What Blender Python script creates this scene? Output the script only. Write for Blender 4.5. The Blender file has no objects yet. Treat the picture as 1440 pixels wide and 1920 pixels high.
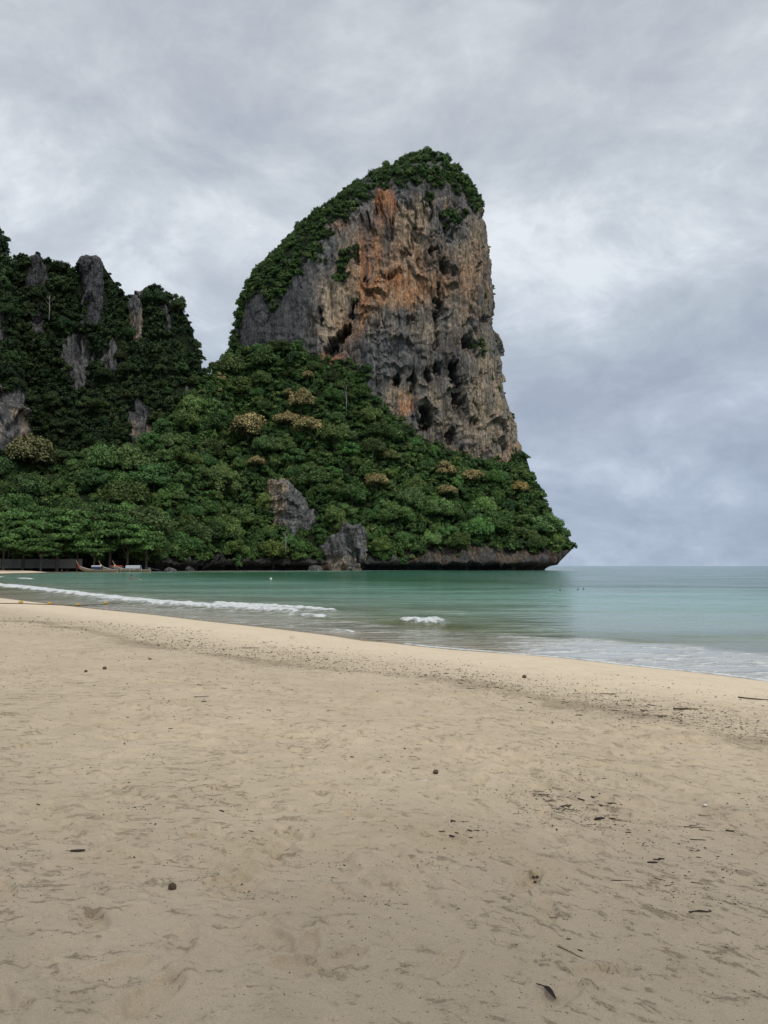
import bpy, bmesh, math, random
import numpy as np
from mathutils import Vector, Matrix

random.seed(7)
RNG = np.random.default_rng(7)
scene = bpy.context.scene
COL = scene.collection
rad = math.radians

# ------------------------------------------------------------------ camera
CAM_H, FPX, PITCH = 2.4, 1443.0, rad(4.0)
cd = bpy.data.cameras.new("camera")
cam = bpy.data.objects.new("camera", cd)
COL.objects.link(cam)
cam.location = (0, 0, CAM_H)
cam.rotation_euler = (rad(90) + PITCH, 0, 0)
cd.sensor_fit = 'VERTICAL'
cd.sensor_height = 36.0
cd.lens = 36.0 * FPX / 1920.0
cd.clip_start = 0.05
cd.clip_end = 40000
scene.camera = cam

# ------------------------------------------------------------------ render / exposure
scene.view_settings.view_transform = 'Standard'
scene.view_settings.look = 'None'
scene.view_settings.exposure = 0.0
scene.view_settings.gamma = 1.0
scene.view_settings.use_curve_mapping = False
scene.render.engine = 'CYCLES'
scene.cycles.use_denoising = True
scene.cycles.use_adaptive_sampling = True
scene.cycles.adaptive_threshold = 0.02
scene.cycles.max_bounces = 4
scene.cycles.diffuse_bounces = 2
scene.cycles.glossy_bounces = 2
scene.cycles.transmission_bounces = 2

# ------------------------------------------------------------------ sun direction
SUN_EL, SUN_AZ = 52.0, 152.0        # azimuth clockwise from +Y (the view direction): behind and to the right


class NT:
    """tiny helper for building node trees"""
    def __init__(self, tree):
        self.t = tree
        tree.nodes.clear()

    def n(self, kind, _props=None, **inputs):
        nd = self.t.nodes.new(kind)
        for k, v in (_props or {}).items():
            setattr(nd, k, v)
        for k, v in inputs.items():
            key = int(k[1:]) if k[0] == '_' and k[1:].isdigit() else k.replace('__', ' ')
            s = nd.inputs[key]
            if isinstance(v, bpy.types.NodeSocket):
                self.t.links.new(v, s)
            else:
                s.default_value = v
        return nd

    def math(self, op, a, b=0.0, c=0.0, clamp=False):
        nd = self.t.nodes.new('ShaderNodeMath')
        nd.operation = op
        nd.use_clamp = clamp
        for i, v in enumerate((a, b, c)):
            if isinstance(v, bpy.types.NodeSocket):
                self.t.links.new(v, nd.inputs[i])
            else:
                nd.inputs[i].default_value = v
        return nd.outputs[0]

    def mix(self, f, a, b, mode='MIX'):
        nd = self.t.nodes.new('ShaderNodeMix')
        nd.data_type = 'RGBA'
        nd.blend_type = mode
        for s, v in ((nd.inputs[0], f), (nd.inputs[6], a), (nd.inputs[7], b)):
            if isinstance(v, bpy.types.NodeSocket):
                self.t.links.new(v, s)
            else:
                s.default_value = v if not isinstance(v, tuple) or len(v) == 4 else (*v, 1)
        return nd.outputs[2]

    def noise(self, vec, scale, detail=4, rough=0.5, dist=0.0, out=0):
        nd = self.n('ShaderNodeTexNoise', Scale=scale, Detail=detail, Roughness=rough, Distortion=dist)
        if vec is not None:
            self.t.links.new(vec, nd.inputs['Vector'])
        return nd.outputs[out]

    def ramp(self, fac, stops, interp='LINEAR'):
        nd = self.t.nodes.new('ShaderNodeValToRGB')
        self.t.links.new(fac, nd.inputs[0])
        cr = nd.color_ramp
        cr.interpolation = interp
        while len(cr.elements) < len(stops):
            cr.elements.new(0.5)
        for e, (p, c) in zip(cr.elements, stops):
            e.position = p
            e.color = c if len(c) == 4 else (*c, 1)
        return nd.outputs[0]

    def maprange(self, v, a, b, c=0.0, d=1.0, smooth=True):
        nd = self.t.nodes.new('ShaderNodeMapRange')
        nd.interpolation_type = 'SMOOTHSTEP' if smooth else 'LINEAR'
        nd.clamp = True
        self.t.links.new(v, nd.inputs[0])
        for i, q in enumerate((a, b, c, d)):
            nd.inputs[i + 1].default_value = q
        return nd.outputs[0]

    def mapping(self, vec, scale=(1, 1, 1), loc=(0, 0, 0), rot=(0, 0, 0)):
        nd = self.n('ShaderNodeMapping')
        self.t.links.new(vec, nd.inputs['Vector'])
        nd.inputs['Scale'].default_value = scale
        nd.inputs['Location'].default_value = loc
        nd.inputs['Rotation'].default_value = rot
        return nd.outputs[0]

    def link(self, a, b):
        self.t.links.new(a, b)


# ------------------------------------------------------------------ world: overcast cloud deck over a Nishita sky
world = bpy.data.worlds.new("World")
scene.world = world
world.use_nodes = True
world.cycles.sampling_method = 'NONE'
w = NT(world.node_tree)
sky = w.n('ShaderNodeTexSky', {'sky_type': 'NISHITA', 'sun_disc': False,
                               'sun_elevation': rad(SUN_EL), 'sun_rotation': rad(SUN_AZ),
                               'air_density': 1.0, 'dust_density': 1.5, 'ozone_density': 1.5})
tc = w.n('ShaderNodeTexCoord').outputs['Generated']
sx = w.n('ShaderNodeSeparateXYZ', Vector=tc)
uv = w.n('ShaderNodeVectorMath', {'operation': 'MULTIPLY'}, _0=tc, _1=(1.0, 1.0, 1.75)).outputs[0]
big = w.noise(w.mapping(uv, loc=(3.6, 0.9, 2.3)), 1.9, 3, 0.5, 0.5)
mid = w.noise(w.mapping(uv, loc=(8.3, 2.2, 4)), 4.2, 10, 0.60, 0.45)
fine = w.noise(w.mapping(uv, loc=(1.3, 7.2, 9)), 11.0, 8, 0.62, 0.5)
dens = w.math('ADD', w.math('ADD', w.math('MULTIPLY', big, 0.62), w.math('MULTIPLY', mid, 0.95)),
              w.math('MULTIPLY', fine, 0.36))
cloud = w.ramp(w.maprange(dens, 0.73, 1.20, smooth=False),
               [(0.0, (4.3, 4.75, 5.5)), (0.25, (4.8, 5.2, 5.85)), (0.46, (5.4, 5.8, 6.35)),
                (0.68, (6.2, 6.6, 7.1)), (0.9, (7.6, 7.9, 8.3)), (1.0, (8.2, 8.5, 8.8))])
low = w.ramp(sx.outputs[2], [(0.0, (0.68, 0.76, 0.885)), (0.14, (0.72, 0.795, 0.91)), (0.36, (0.93, 0.965, 1.0)), (0.6, (1, 1, 1))])
cloud = w.mix(1.0, cloud, low, 'MULTIPLY')
gap = w.math('MULTIPLY', w.math('MULTIPLY', w.maprange(dens, 0.78, 0.66), 0.45), w.maprange(sx.outputs[2], 0.30, 0.45))
col = w.mix(gap, cloud, sky.outputs[0])
bg = w.n('ShaderNodeBackground', Color=col, Strength=0.1)
wo = w.n('ShaderNodeOutputWorld')
w.link(bg.outputs[0], wo.inputs[0])

sl = bpy.data.lights.new("sun", 'SUN')
sl.energy = 2.0
sl.angle = rad(10)
sl.color = (1.0, 0.965, 0.915)
sun = bpy.data.objects.new("sun", sl)
COL.objects.link(sun)
sd = Vector((math.sin(rad(SUN_AZ)) * math.cos(rad(SUN_EL)), math.cos(rad(SUN_AZ)) * math.cos(rad(SUN_EL)), math.sin(rad(SUN_EL))))
sun.rotation_euler = (-sd).to_track_quat('-Z', 'Y').to_euler()
sun.location = sd * 300

# ------------------------------------------------------------------ numeric helpers
CP, SP = math.cos(PITCH), math.sin(PITCH)


def unproj(px, py, Y):
    """photo pixel + distance -> world point (numpy friendly)"""
    u = (np.asarray(px, float) - 720.0) / FPX
    v = (960.0 - np.asarray(py, float)) / FPX
    fy = CP - v * SP
    fz = SP + v * CP
    t = np.asarray(Y, float) / fy
    return np.stack(np.broadcast_arrays(u * t, np.asarray(Y, float) + 0 * t, CAM_H + fz * t), -1)


def proj(P):
    x, y, z = P[..., 0], P[..., 1], P[..., 2] - CAM_H
    d = y * CP + z * SP
    d = np.where(np.abs(d) < 1e-6, 1e-6, d)
    return 720 + FPX * x / d, 960 - FPX * (-y * SP + z * CP) / d


def _hash(h):
    h = (h ^ (h >> np.uint32(13))) * np.uint32(1274126177)
    return h ^ (h >> np.uint32(16))


def pn(x, y, z=0.0, seed=0):
    """gradient noise, roughly -1..1 (a flat 2D lattice when z is a plain number)"""
    flat = np.ndim(z) == 0
    x, y = np.broadcast_arrays(np.asarray(x, np.float32), np.asarray(y, np.float32))
    if flat:
        seed = seed + int(round(float(z) * 13)) * 7
        ax = [x, y]
    else:
        x, y, z = np.broadcast_arrays(x, y, np.asarray(z, np.float32))
        ax = [x, y, z]
    K = (374761393, 668265263, 2246822519)
    fr, sm, hs = [], [], []
    for q, k in zip(ax, K):
        q0 = np.floor(q)
        f = q - q0
        i = q0.astype(np.int32).view(np.uint32) * np.uint32(k)
        fr.append((f, f - np.float32(1)))
        t = f * f * f * (f * (f * 6 - 15) + 10)
        sm.append((1 - t, t))
        hs.append((i, i + np.uint32(k)))
    sd = np.uint32((seed * 974711 + 12345) & 0xffffffff)
    r = np.zeros(x.shape, np.float32)
    for dx in (0, 1):
        for dy in (0, 1):
            hxy = hs[0][dx] + hs[1][dy] + sd
            wxy = sm[0][dx] * sm[1][dy]
            for dz in ((0,) if flat else (0, 1)):
                h = _hash(hxy if flat else hxy + hs[2][dz])
                g = (h & np.uint32(1023)).astype(np.float32) * np.float32(1 / 511.5) - np.float32(1)
                v = g * fr[0][dx]
                g = ((h >> np.uint32(10)) & np.uint32(1023)).astype(np.float32) * np.float32(1 / 511.5) - np.float32(1)
                v += g * fr[1][dy]
                if not flat:
                    g = ((h >> np.uint32(20)) & np.uint32(1023)).astype(np.float32) * np.float32(1 / 511.5) - np.float32(1)
                    v += g * fr[2][dz]
                    v *= sm[2][dz]
                v *= wxy
                r += v
    return r * np.float32(1.25)


def fbm(x, y, z=0.0, seed=0, octv=4, gain=0.5):
    r, a, f = 0, 1.0, 1.0
    for o in range(octv):
        r = r + a * pn(np.asarray(x) * f, np.asarray(y) * f, np.asarray(z) * f, seed + o * 17)
        a *= gain
        f *= 2.03
    return r


def sstep(a, b, x):
    t = np.clip((x - a) / (b - a), 0, 1)
    return t * t * (3 - 2 * t)


def in_poly(px, py, poly):
    px, py = np.asarray(px), np.asarray(py)
    ins = np.zeros(np.broadcast(px, py).shape, bool)
    n = len(poly)
    for i in range(n):
        x1, y1 = poly[i]
        x2, y2 = poly[(i + 1) % n]
        if y1 == y2:
            continue
        c = ((y1 > py) != (y2 > py)) & (px < (x2 - x1) * (py - y1) / (y2 - y1) + x1)
        ins ^= c
    return ins


def poly_dist(px, py, pts):
    """distance to an open polyline"""
    d = np.full(np.broadcast(px, py).shape, 1e18)
    for (x1, y1), (x2, y2) in zip(pts[:-1], pts[1:]):
        ex, ey = x2 - x1, y2 - y1
        t = np.clip(((px - x1) * ex + (py - y1) * ey) / (ex * ex + ey * ey), 0, 1)
        d = np.minimum(d, (px - x1 - t * ex) ** 2 + (py - y1 - t * ey) ** 2)
    return np.sqrt(d)


def interp(x, pts):
    a = np.array(pts, float)
    return np.interp(x, a[:, 0], a[:, 1])


def grid_normals(P):
    du = np.gradient(P, axis=1)
    dv = np.gradient(P, axis=0)
    n = np.cross(du, dv)
    n /= np.linalg.norm(n, axis=-1, keepdims=True) + 1e-9
    return n


def mesh_np(name, V, F, smooth=True):
    """mesh from numpy verts and an (n,k) face array"""
    me = bpy.data.meshes.new(name)
    V = np.ascontiguousarray(V, np.float32).reshape(-1, 3)
    F = np.ascontiguousarray(F, np.int32)
    k = F.shape[1]
    me.vertices.add(len(V))
    me.vertices.foreach_set('co', V.ravel())
    me.loops.add(F.size)
    me.loops.foreach_set('vertex_index', F.ravel())
    me.polygons.add(len(F))
    me.polygons.foreach_set('loop_start', np.arange(0, F.size, k, dtype=np.int32))
    me.polygons.foreach_set('loop_total', np.full(len(F), k, np.int32))
    me.polygons.foreach_set('use_smooth', np.full(len(F), smooth, bool))
    me.update(calc_edges=True)
    me.validate()
    return me


def grid_faces(r, c, wrap=False, flip=False):
    i = np.arange(r - 1)[:, None]
    j = np.arange(c if wrap else c - 1)[None, :]
    jn = (j + 1) % c
    f = np.stack(np.broadcast_arrays(i * c + j, i * c + jn, (i + 1) * c + jn, (i + 1) * c + j), -1).reshape(-1, 4)
    return f[:, ::-1] if flip else f


def attr(me, name, data, kind='FLOAT'):
    a = me.attributes.new(name, kind, 'POINT')
    d = np.ascontiguousarray(data, np.float32)
    if kind == 'FLOAT_COLOR':
        if d.shape[-1] == 3:
            d = np.concatenate([d.reshape(-1, 3), np.ones((d.size // 3, 1), np.float32)], 1)
        a.data.foreach_set('color', d.ravel())
    elif kind == 'FLOAT_VECTOR':
        a.data.foreach_set('vector', d.ravel())
    else:
        a.data.foreach_set('value', d.ravel())


def add(name, me, mat=None, parent=None, loc=None, rot=None, scale=None, **props):
    o = bpy.data.objects.new(name, me)
    COL.objects.link(o)
    if mat is not None and me is not None and len(me.materials) == 0:
        me.materials.append(mat)
    if parent is not None:
        o.parent = parent
    if loc is not None:
        o.location = loc
    if rot is not None:
        o.rotation_euler = rot
    if scale is not None:
        o.scale = scale if hasattr(scale, '__len__') else (scale,) * 3
    for k, v in props.items():
        if v is not None:
            o[k] = v
    return o


def bm_mesh(name, build, smooth=True):
    bm = bmesh.new()
    build(bm)
    bmesh.ops.recalc_face_normals(bm, faces=bm.faces)
    me = bpy.data.meshes.new(name)
    bm.to_mesh(me)
    bm.free()
    if smooth:
        me.polygons.foreach_set('use_smooth', [True] * len(me.polygons))
    return me


def tube(bm, pts, radii, seg=6, cap=True):
    pts = [Vector(p) for p in pts]
    if not hasattr(radii, '__len__'):
        radii = [radii] * len(pts)
    rings = []
    ref = Vector((0, 0, 1))
    for i, p in enumerate(pts):
        d = (pts[min(i + 1, len(pts) - 1)] - pts[max(i - 1, 0)]).normalized()
        r0 = ref if abs(d.dot(ref)) < 0.95 else Vector((1, 0, 0))
        a = d.cross(r0).normalized()
        b = d.cross(a).normalized()
        rings.append([bm.verts.new(p + (a * math.cos(q) + b * math.sin(q)) * radii[i])
                      for q in [2 * math.pi * k / seg for k in range(seg)]])
    for r1, r2 in zip(rings[:-1], rings[1:]):
        for k in range(seg):
            bm.faces.new((r1[k], r1[(k + 1) % seg], r2[(k + 1) % seg], r2[k]))
    if cap:
        bm.faces.new(rings[0][::-1])
        bm.faces.new(rings[-1])


def box(bm, c, s, rot=None):
    r = bmesh.ops.create_cube(bm, size=1.0)
    M = Matrix.Translation(c) @ (rot.to_4x4() if rot is not None else Matrix()) @ Matrix.Diagonal((*s, 1))
    bmesh.ops.transform(bm, matrix=M, verts=r['verts'])


# ------------------------------------------------------------------ materials
def material(name):
    m = bpy.data.materials.new(name)
    m.use_nodes = True
    t = NT(m.node_tree)
    out = t.n('ShaderNodeOutputMaterial')
    b = t.n('ShaderNodeBsdfPrincipled')
    t.link(b.outputs[0], out.inputs[0])
    return m, t, b, out


def plain(name, color, rough=0.7, spec=0.3, var=0.12, scale=8.0):
    m, t, b, _ = material(name)
    tc = t.n('ShaderNodeTexCoord').outputs['Object']
    n = t.noise(tc, scale, 4, 0.6)
    c = t.mix(n, tuple(max(0, q * (1 - var)) for q in color), tuple(min(1, q * (1 + var)) for q in color))
    t.link(c, b.inputs['Base Color'])
    b.inputs['Roughness'].default_value = rough
    b.inputs['Specular IOR Level'].default_value = spec
    return m


def leaf_material(name, instanced=False, tint=None):
    """leaf colour = the plant's own colour (object colour) x leaf to leaf tone"""
    m, t, b, out = material(name)
    tone = t.n('ShaderNodeAttribute', {'attribute_name': 'tone'}).outputs['Fac']
    oi = t.n('ShaderNodeObjectInfo')
    if instanced:
        base = t.ramp(oi.outputs['Random'], tint)
    else:
        base = oi.outputs['Color']
    k = t.maprange(tone, 0, 1, 0.5, 1.65, smooth=False)
    kc = t.n('ShaderNodeCombineColor', Red=k, Green=k, Blue=t.math('MULTIPLY', k, 0.92)).outputs[0]
    c = t.mix(1.0, base, kc, 'MULTIPLY')
    t.link(c, b.inputs['Base Color'])
    b.inputs['Roughness'].default_value = 0.55
    b.inputs['Specular IOR Level'].default_value = 0.22
    tr = t.n('ShaderNodeBsdfTranslucent')
    t.link(c, tr.inputs[0])
    mx = t.n('ShaderNodeMixShader')
    mx.inputs[0].default_value = 0.14
    t.link(b.outputs[0], mx.inputs[1])
    t.link(tr.outputs[0], mx.inputs[2])
    t.link(mx.outputs[0], out.inputs[0])
    return m


def rock_material():
    m, t, b, _ = material('limestone')
    colr = t.n('ShaderNodeAttribute', {'attribute_name': 'rock'}).outputs['Color']
    veg = t.n('ShaderNodeAttribute', {'attribute_name': 'veg'}).outputs['Fac']
    pos = t.n('ShaderNodeNewGeometry').outputs['Position']
    streak = t.noise(t.mapping(pos, scale=(0.55, 0.55, 0.045)), 1.0, 6, 0.62, 0.4)
    grain = t.noise(t.mapping(pos, scale=(0.9, 0.9, 0.5)), 1.0, 6, 0.65, 0.3)
    pits = t.noise(t.mapping(pos, scale=(0.35, 0.35, 0.2)), 1.0, 5, 0.6)
    s1 = t.maprange(streak, 0.36, 0.66, 0.62, 1.25)
    s2 = t.maprange(grain, 0.3, 0.7, 0.62, 1.68)
    k = t.math('MULTIPLY', s1, s2)
    kc = t.n('ShaderNodeCombineColor', Red=k, Green=k, Blue=k).outputs[0]
    c = t.mix(1.0, colr, kc, 'MULTIPLY')
    # grey lichen film running down the face
    film = t.noise(t.mapping(pos, scale=(0.16, 0.16, 0.022), loc=(31, 7, 3)), 1.0, 5, 0.6, 0.5)
    c = t.mix(t.math('MULTIPLY', t.maprange(film, 0.52, 0.66), 0.55), c, (0.115, 0.115, 0.112))
    dark = t.noise(t.mapping(pos, scale=(0.42, 0.42, 0.035), loc=(3, 17, 5)), 1.0, 5, 0.65, 0.5)
    c = t.mix(t.math('MULTIPLY', t.maprange(dark, 0.55, 0.70), 0.75), c, (0.035, 0.035, 0.036))
    c = t.mix(veg, c, (0.018, 0.026, 0.012))
    t.link(c, b.inputs['Base Color'])
    b.inputs['Roughness'].default_value = 0.92
    b.inputs['Specular IOR Level'].default_value = 0.15
    h = t.math('ADD', t.math('MULTIPLY', streak, 1.2), t.math('ADD', grain, pits))
    bp = t.n('ShaderNodeBump', Strength=1.0, Distance=1.9)
    t.link(h, bp.inputs['Height'])
    t.link(bp.outputs[0], b.inputs['Normal'])
    return m


ROCK = rock_material()
LEAF = leaf_material('tree_leaves')
SHRUB = leaf_material('shrub_leaves', True, [(0, (0.032, 0.068, 0.022)), (0.3, (0.048, 0.098, 0.028)), (0.6, (0.062, 0.120, 0.032)),
                                             (0.85, (0.080, 0.135, 0.038)), (1, (0.115, 0.15, 0.05))])
CREEP = leaf_material('shaded_creeper_leaves', True, [(0, (0.016, 0.032, 0.014)), (0.5, (0.026, 0.048, 0.017)), (1, (0.045, 0.070, 0.024))])  # darker greens carry the shade of the left hills
BARK = plain('bark', (0.11, 0.095, 0.075), 0.9, 0.1, 0.4, 1.5)
PALE_BARK = plain('pale_bark', (0.24, 0.225, 0.20), 0.9, 0.1, 0.3, 1.5)

# ------------------------------------------------------------------ shoreline
def px_ground(px, py, z=0.0):
    u = (px - 720.0) / FPX
    v = (960.0 - py) / FPX
    fy, fz = CP - v * SP, SP + v * CP
    t = (z - CAM_H) / fz
    return (u * t, fy * t)


SHORE = [(95.0, -40.0), (52, -14), (28, 2.5), (15, 11.0)]
SHORE += [px_ground(x, y) for x, y in ((1440, 1277), (1320, 1262), (1200, 1250), (1080, 1236), (1000, 1229), (900, 1221), (800, 1213), (720, 1204),
                                       (620, 1191), (520, 1179), (400, 1166), (300, 1154), (200, 1144), (100, 1133), (0, 1121))]
SHORE += [(-48, 88), (-75, 122), (-100, 165), (-116, 210), (-121, 250), (-122, 285), (-119, 305), (-108, 314), (-90, 320), (-70, 338), (-50, 372), (-25, 396)]
SEA_POLY = SHORE + [(40, 400), (100, 404), (112, 450), (90, 12000), (12000, 12000), (12000, -40)]


def shore_s(X, Y):
    """signed distance to the waterline, positive on land"""
    d = poly_dist(X, Y, SHORE)
    return np.where(in_poly(X, Y, SEA_POLY), -d, d)


def beach_z(s, X, Y):
    land = 0.98 * (1 - np.exp(-np.maximum(s, 0) / 8.5)) + 0.012 * np.maximum(s - 25, 0)
    return np.where(s > 0, land, np.maximum(0.075 * s, -3.0))


def on_sand(px, py):
    """point of the beach seen at a photo pixel"""
    z = 0.6
    for _ in range(12):
        x, y = px_ground(px, py, z)
        z = 0.5 * z + 0.5 * float(beach_z(shore_s(np.array([x]), np.array([y])), x, y)[0])
    return x, y, z


WRACK = [(-60, 1166), (60, 1164), (200, 1190), (300, 1214), (400, 1226), (500, 1240), (620, 1254), (760, 1266), (860, 1274), (960, 1296),
         (1060, 1314), (1160, 1332), (1250, 1350), (1330, 1370), (1440, 1394), (1560, 1420)]
WRACK_W = [on_sand(x, y)[:2] for x, y in WRACK]


def sand_relief(X, Y, dist):
    """small relief of the trampled sand and how disturbed (damp, dark) it is"""
    a = -0.67 * X + 0.74 * Y
    b = 0.74 * X + 0.67 * Y
    near = sstep(34, 9, dist)
    h = 0.022 * fbm(X / 1.6, Y / 1.6, 0, 3, 3) + 0.012 * fbm(X / 0.55, Y / 0.55, 0, 31, 2)
    n1 = fbm(a / 0.55, b / 0.30, 0.3, 5, 4, 0.55)
    n2 = fbm(a / 0.20, b / 0.11, 0.7, 9, 3, 0.55)
    patch = sstep(-0.15, 0.45, fbm(a / 2.6, b / 1.5, 0.1, 12, 3))
    scarp = np.tanh(8 * (n1 - 0.12)) * (0.006 + 0.014 * patch)
    crumb = np.maximum(n2, 0) * 0.022 * sstep(0.10, 0.38, n1) * (0.35 + 0.65 * patch)
    h = h + near * (scarp - 1.2 * crumb)
    damp = sstep(0.16, 0.55, n1 * 0.8 + n2 * 0.35) * (0.25 + 0.75 * patch)
    return h, damp


FOOT = []
_r = random.Random(11)
for k in range(150):
    if k < 95:
        x, y = _r.uniform(-3.6, 1.2), _r.uniform(2.2, 8.0)
    else:
        x, y = _r.uniform(-4, 5), _r.uniform(2.4, 13.0)
    FOOT.append((x, y, _r.uniform(0, math.pi), _r.uniform(0.10, 0.16), _r.uniform(0.04, 0.075), _r.uniform(0.010, 0.026)))


def sand_height(X, Y, full=False):
    s = shore_s(X, Y)
    z = beach_z(s, X, Y)
    dist = np.hypot(X, Y)
    h, damp = sand_relief(X, Y, dist)
    dw = poly_dist(X, Y, WRACK_W)
    smooth = sstep(0.0, 1.2, s) * (0.25 + 0.75 * sstep(3.5, 8.0, s))     # wave-washed strip stays smooth
    h = h * smooth
    for (fx, fy, fa, la, lb, dp) in FOOT:
        m = (np.abs(X - fx) < 0.4) & (np.abs(Y - fy) < 0.4)
        if not m.any():
            continue
        dx, dy = X[m] - fx, Y[m] - fy
        e1 = (dx * math.cos(fa) + dy * math.sin(fa)) / la
        e2 = (-dx * math.sin(fa) + dy * math.cos(fa)) / lb
        q = np.sqrt(e1 * e1 + e2 * e2) + 0.25 * pn(dx * 14, dy * 14, fx, 77)
        h[m] += -dp * sstep(1.1, 0.75, q) + 0.45 * dp * np.exp(-((q - 1.25) / 0.22) ** 2)
    if full:
        return z + h, s, damp * smooth, dw
    return z + h


# ------------------------------------------------------------------ beach sheet
def build_beach():
    dy = np.concatenate([np.linspace(1700, 870, 120)[:-1], np.linspace(870, 120, 620)[:-1], np.linspace(120, 9, 150)])
    Yd = 1.75 * FPX / dy
    az = np.linspace(-0.95, 0.95, 640)
    X = Yd[:, None] * np.tan(az)[None, :]
    Y = np.repeat(Yd[:, None], len(az), 1)
    Z, s, damp, dw = sand_height(X, Y, True)
    me = mesh_np('beach', np.stack([X, Y, Z], -1), grid_faces(len(Yd), len(az)))
    attr(me, 'shore', s)
    attr(me, 'damp', damp)
    attr(me, 'wrack', dw)
    vx, _ = proj(np.stack([X, Y, Z], -1))
    ww = interp(vx, [(0, 0.2), (540, 0.2), (620, 0.5), (680, 1.1), (730, 0.3), (770, 0.3), (850, 1.5), (930, 1.1), (985, 0.25), (1440, 0.3)])
    attr(me, 'wet', sstep(1.0, 0.75, s / ww + 0.12 * pn(X / 0.9, Y / 0.9, 0, 93)) * sstep(150, 100, Y))
    attr(me, 'tree_shade', sstep(9, 14, s + 3 * pn(X / 9, Y / 9, 0, 88)) * sstep(150, 200, Y))  # far ground under the shore trees, where shade is painted in
    m, t, b, _ = material('sand')
    pos = t.n('ShaderNodeNewGeometry').outputs['Position']
    sh = t.n('ShaderNodeAttribute', {'attribute_name': 'shore'}).outputs['Fac']
    da = t.n('ShaderNodeAttribute', {'attribute_name': 'damp'}).outputs['Fac']
    wr = t.n('ShaderNodeAttribute', {'attribute_name': 'wrack'}).outputs['Fac']
    n1 = t.noise(pos, 0.8, 5, 0.6)
    n2 = t.noise(t.mapping(pos, scale=(1, 1, 1), rot=(0, 0, 0.73)), 9.0, 6, 0.65)
    n3 = t.noise(pos, 160.0, 2, 0.6)
    ra = t.mapping(pos, rot=(0, 0, -2.307))
    st1 = t.noise(t.mapping(ra, scale=(5.6, 12.0, 1)), 1.0, 6, 0.62, 0.6)
    st2 = t.noise(t.mapping(ra, scale=(17.0, 32.0, 1), loc=(5, 3, 0)), 1.0, 4, 0.65, 0.5)
    pt = t.noise(t.mapping(ra, scale=(0.35, 0.7, 1), loc=(2, 9, 0)), 1.0, 4, 0.6, 0.3)
    sw1 = t.noise(t.mapping(pos, scale=(5.0, 11.0, 1), loc=(7, 1, 0)), 1.0, 6, 0.62, 0.7)
    sw2 = t.noise(t.mapping(pos, scale=(15.0, 28.0, 1), loc=(1, 8, 0)), 1.0, 4, 0.65, 0.6)
    sxp = t.n('ShaderNodeSeparateXYZ', Vector=pos)
    side = t.maprange(t.math('ADD', sxp.outputs[0], t.math('MULTIPLY', t.math('SUBTRACT', n1, 0.5), 3.0)), -1.4, 1.2)
    f1_ = t.math('ADD', t.math('MULTIPLY', st1, 0.62), t.math('MULTIPLY', st2, 0.38))
    f2_ = t.math('ADD', t.math('MULTIPLY', sw1, 0.62), t.math('MULTIPLY', sw2, 0.38))
    fmix = t.math('ADD', t.math('MULTIPLY', f1_, side), t.math('MULTIPLY', f2_, t.math('SUBTRACT', 1.0, side)))
    crumb = t.noise(pos, 55.0, 4, 0.7, 0.3)
    broad = t.maprange(fmix, 0.50, 0.60)
    tight = t.maprange(t.math('ADD', fmix, t.math('MULTIPLY', t.math('SUBTRACT', crumb, 0.5), 0.30)), 0.560, 0.600)
    ptm = t.maprange(pt, 0.34, 0.62, 0.42, 1.0)
    scuff = t.math('MULTIPLY', t.math('ADD', t.math('MULTIPLY', broad, 0.34), t.math('MULTIPLY', tight, 0.66)), ptm)
    dry = t.mix(t.maprange(n1, 0.3, 0.7), (0.508, 0.412, 0.292), (0.562, 0.456, 0.325))
    clean = t.mix(t.maprange(n1, 0.3, 0.7), (0.70, 0.575, 0.415), (0.73, 0.60, 0.44))  # paler washed strip, with part of its sunlight painted in
    edge = t.math('ADD', sh, t.math('MULTIPLY', t.math('SUBTRACT', n1, 0.5), 2.5))
    c = t.mix(t.maprange(edge, 4.6, 8.6), clean, dry)
    c = t.mix(t.math('MULTIPLY', t.math('MULTIPLY', scuff, t.maprange(sh, 3.0, 8.0)), 0.64), c, (0.20, 0.153, 0.096))
    c = t.mix(t.math('MULTIPLY', da, 0.22), c, (0.30, 0.245, 0.155))
    c = t.mix(t.math('MULTIPLY', t.maprange(n2, 0.52, 0.72), 0.25), c, (0.32, 0.265, 0.185))
    wl = t.math('ADD', wr, t.math('MULTIPLY', t.math('SUBTRACT', n2, 0.5), 1.6))
    wl = t.math('ADD', wl, t.math('MULTIPLY', t.math('SUBTRACT', n1, 0.45), 2.2))
    c = t.mix(t.math('MULTIPLY', t.maprange(wl, 0.62, 0.05), 0.62), c, (0.27, 0.215, 0.145))
    wt = t.n('ShaderNodeAttribute', {'attribute_name': 'wet'}).outputs['Fac']
    wet = t.maprange(t.math('ADD', sh, t.math('MULTIPLY', t.math('SUBTRACT', n1, 0.5), 0.5)), 0.7, 0.05)
    wet = t.math('MAXIMUM', wet, wt)
    c = t.mix(t.math('MULTIPLY', wet, 0.62), c, (0.22, 0.18, 0.125))
    shade_f = t.n('ShaderNodeAttribute', {'attribute_name': 'tree_shade'}).outputs['Fac']
    c = t.mix(shade_f, c, (0.05, 0.04, 0.028))  # sand darkened in colour to deepen the shade below the trees
    mot = t.noise(pos, 1.9, 5, 0.6, 0.4)
    c = t.mix(t.math('MULTIPLY', t.maprange(mot, 0.48, 0.68), 0.20), c, (0.40, 0.31, 0.175))
    g = t.maprange(n3, 0.25, 0.75, 0.87, 1.11)
    c = t.mix(1.0, c, t.n('ShaderNodeCombineColor', Red=g, Green=g, Blue=g).outputs[0], 'MULTIPLY')
    t.link(c, b.inputs['Base Color'])
    t.link(t.maprange(wet, 0, 1, 0.95, 0.25), b.inputs['Roughness'])
    b.inputs['Specular IOR Level'].default_value = 0.2
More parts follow.
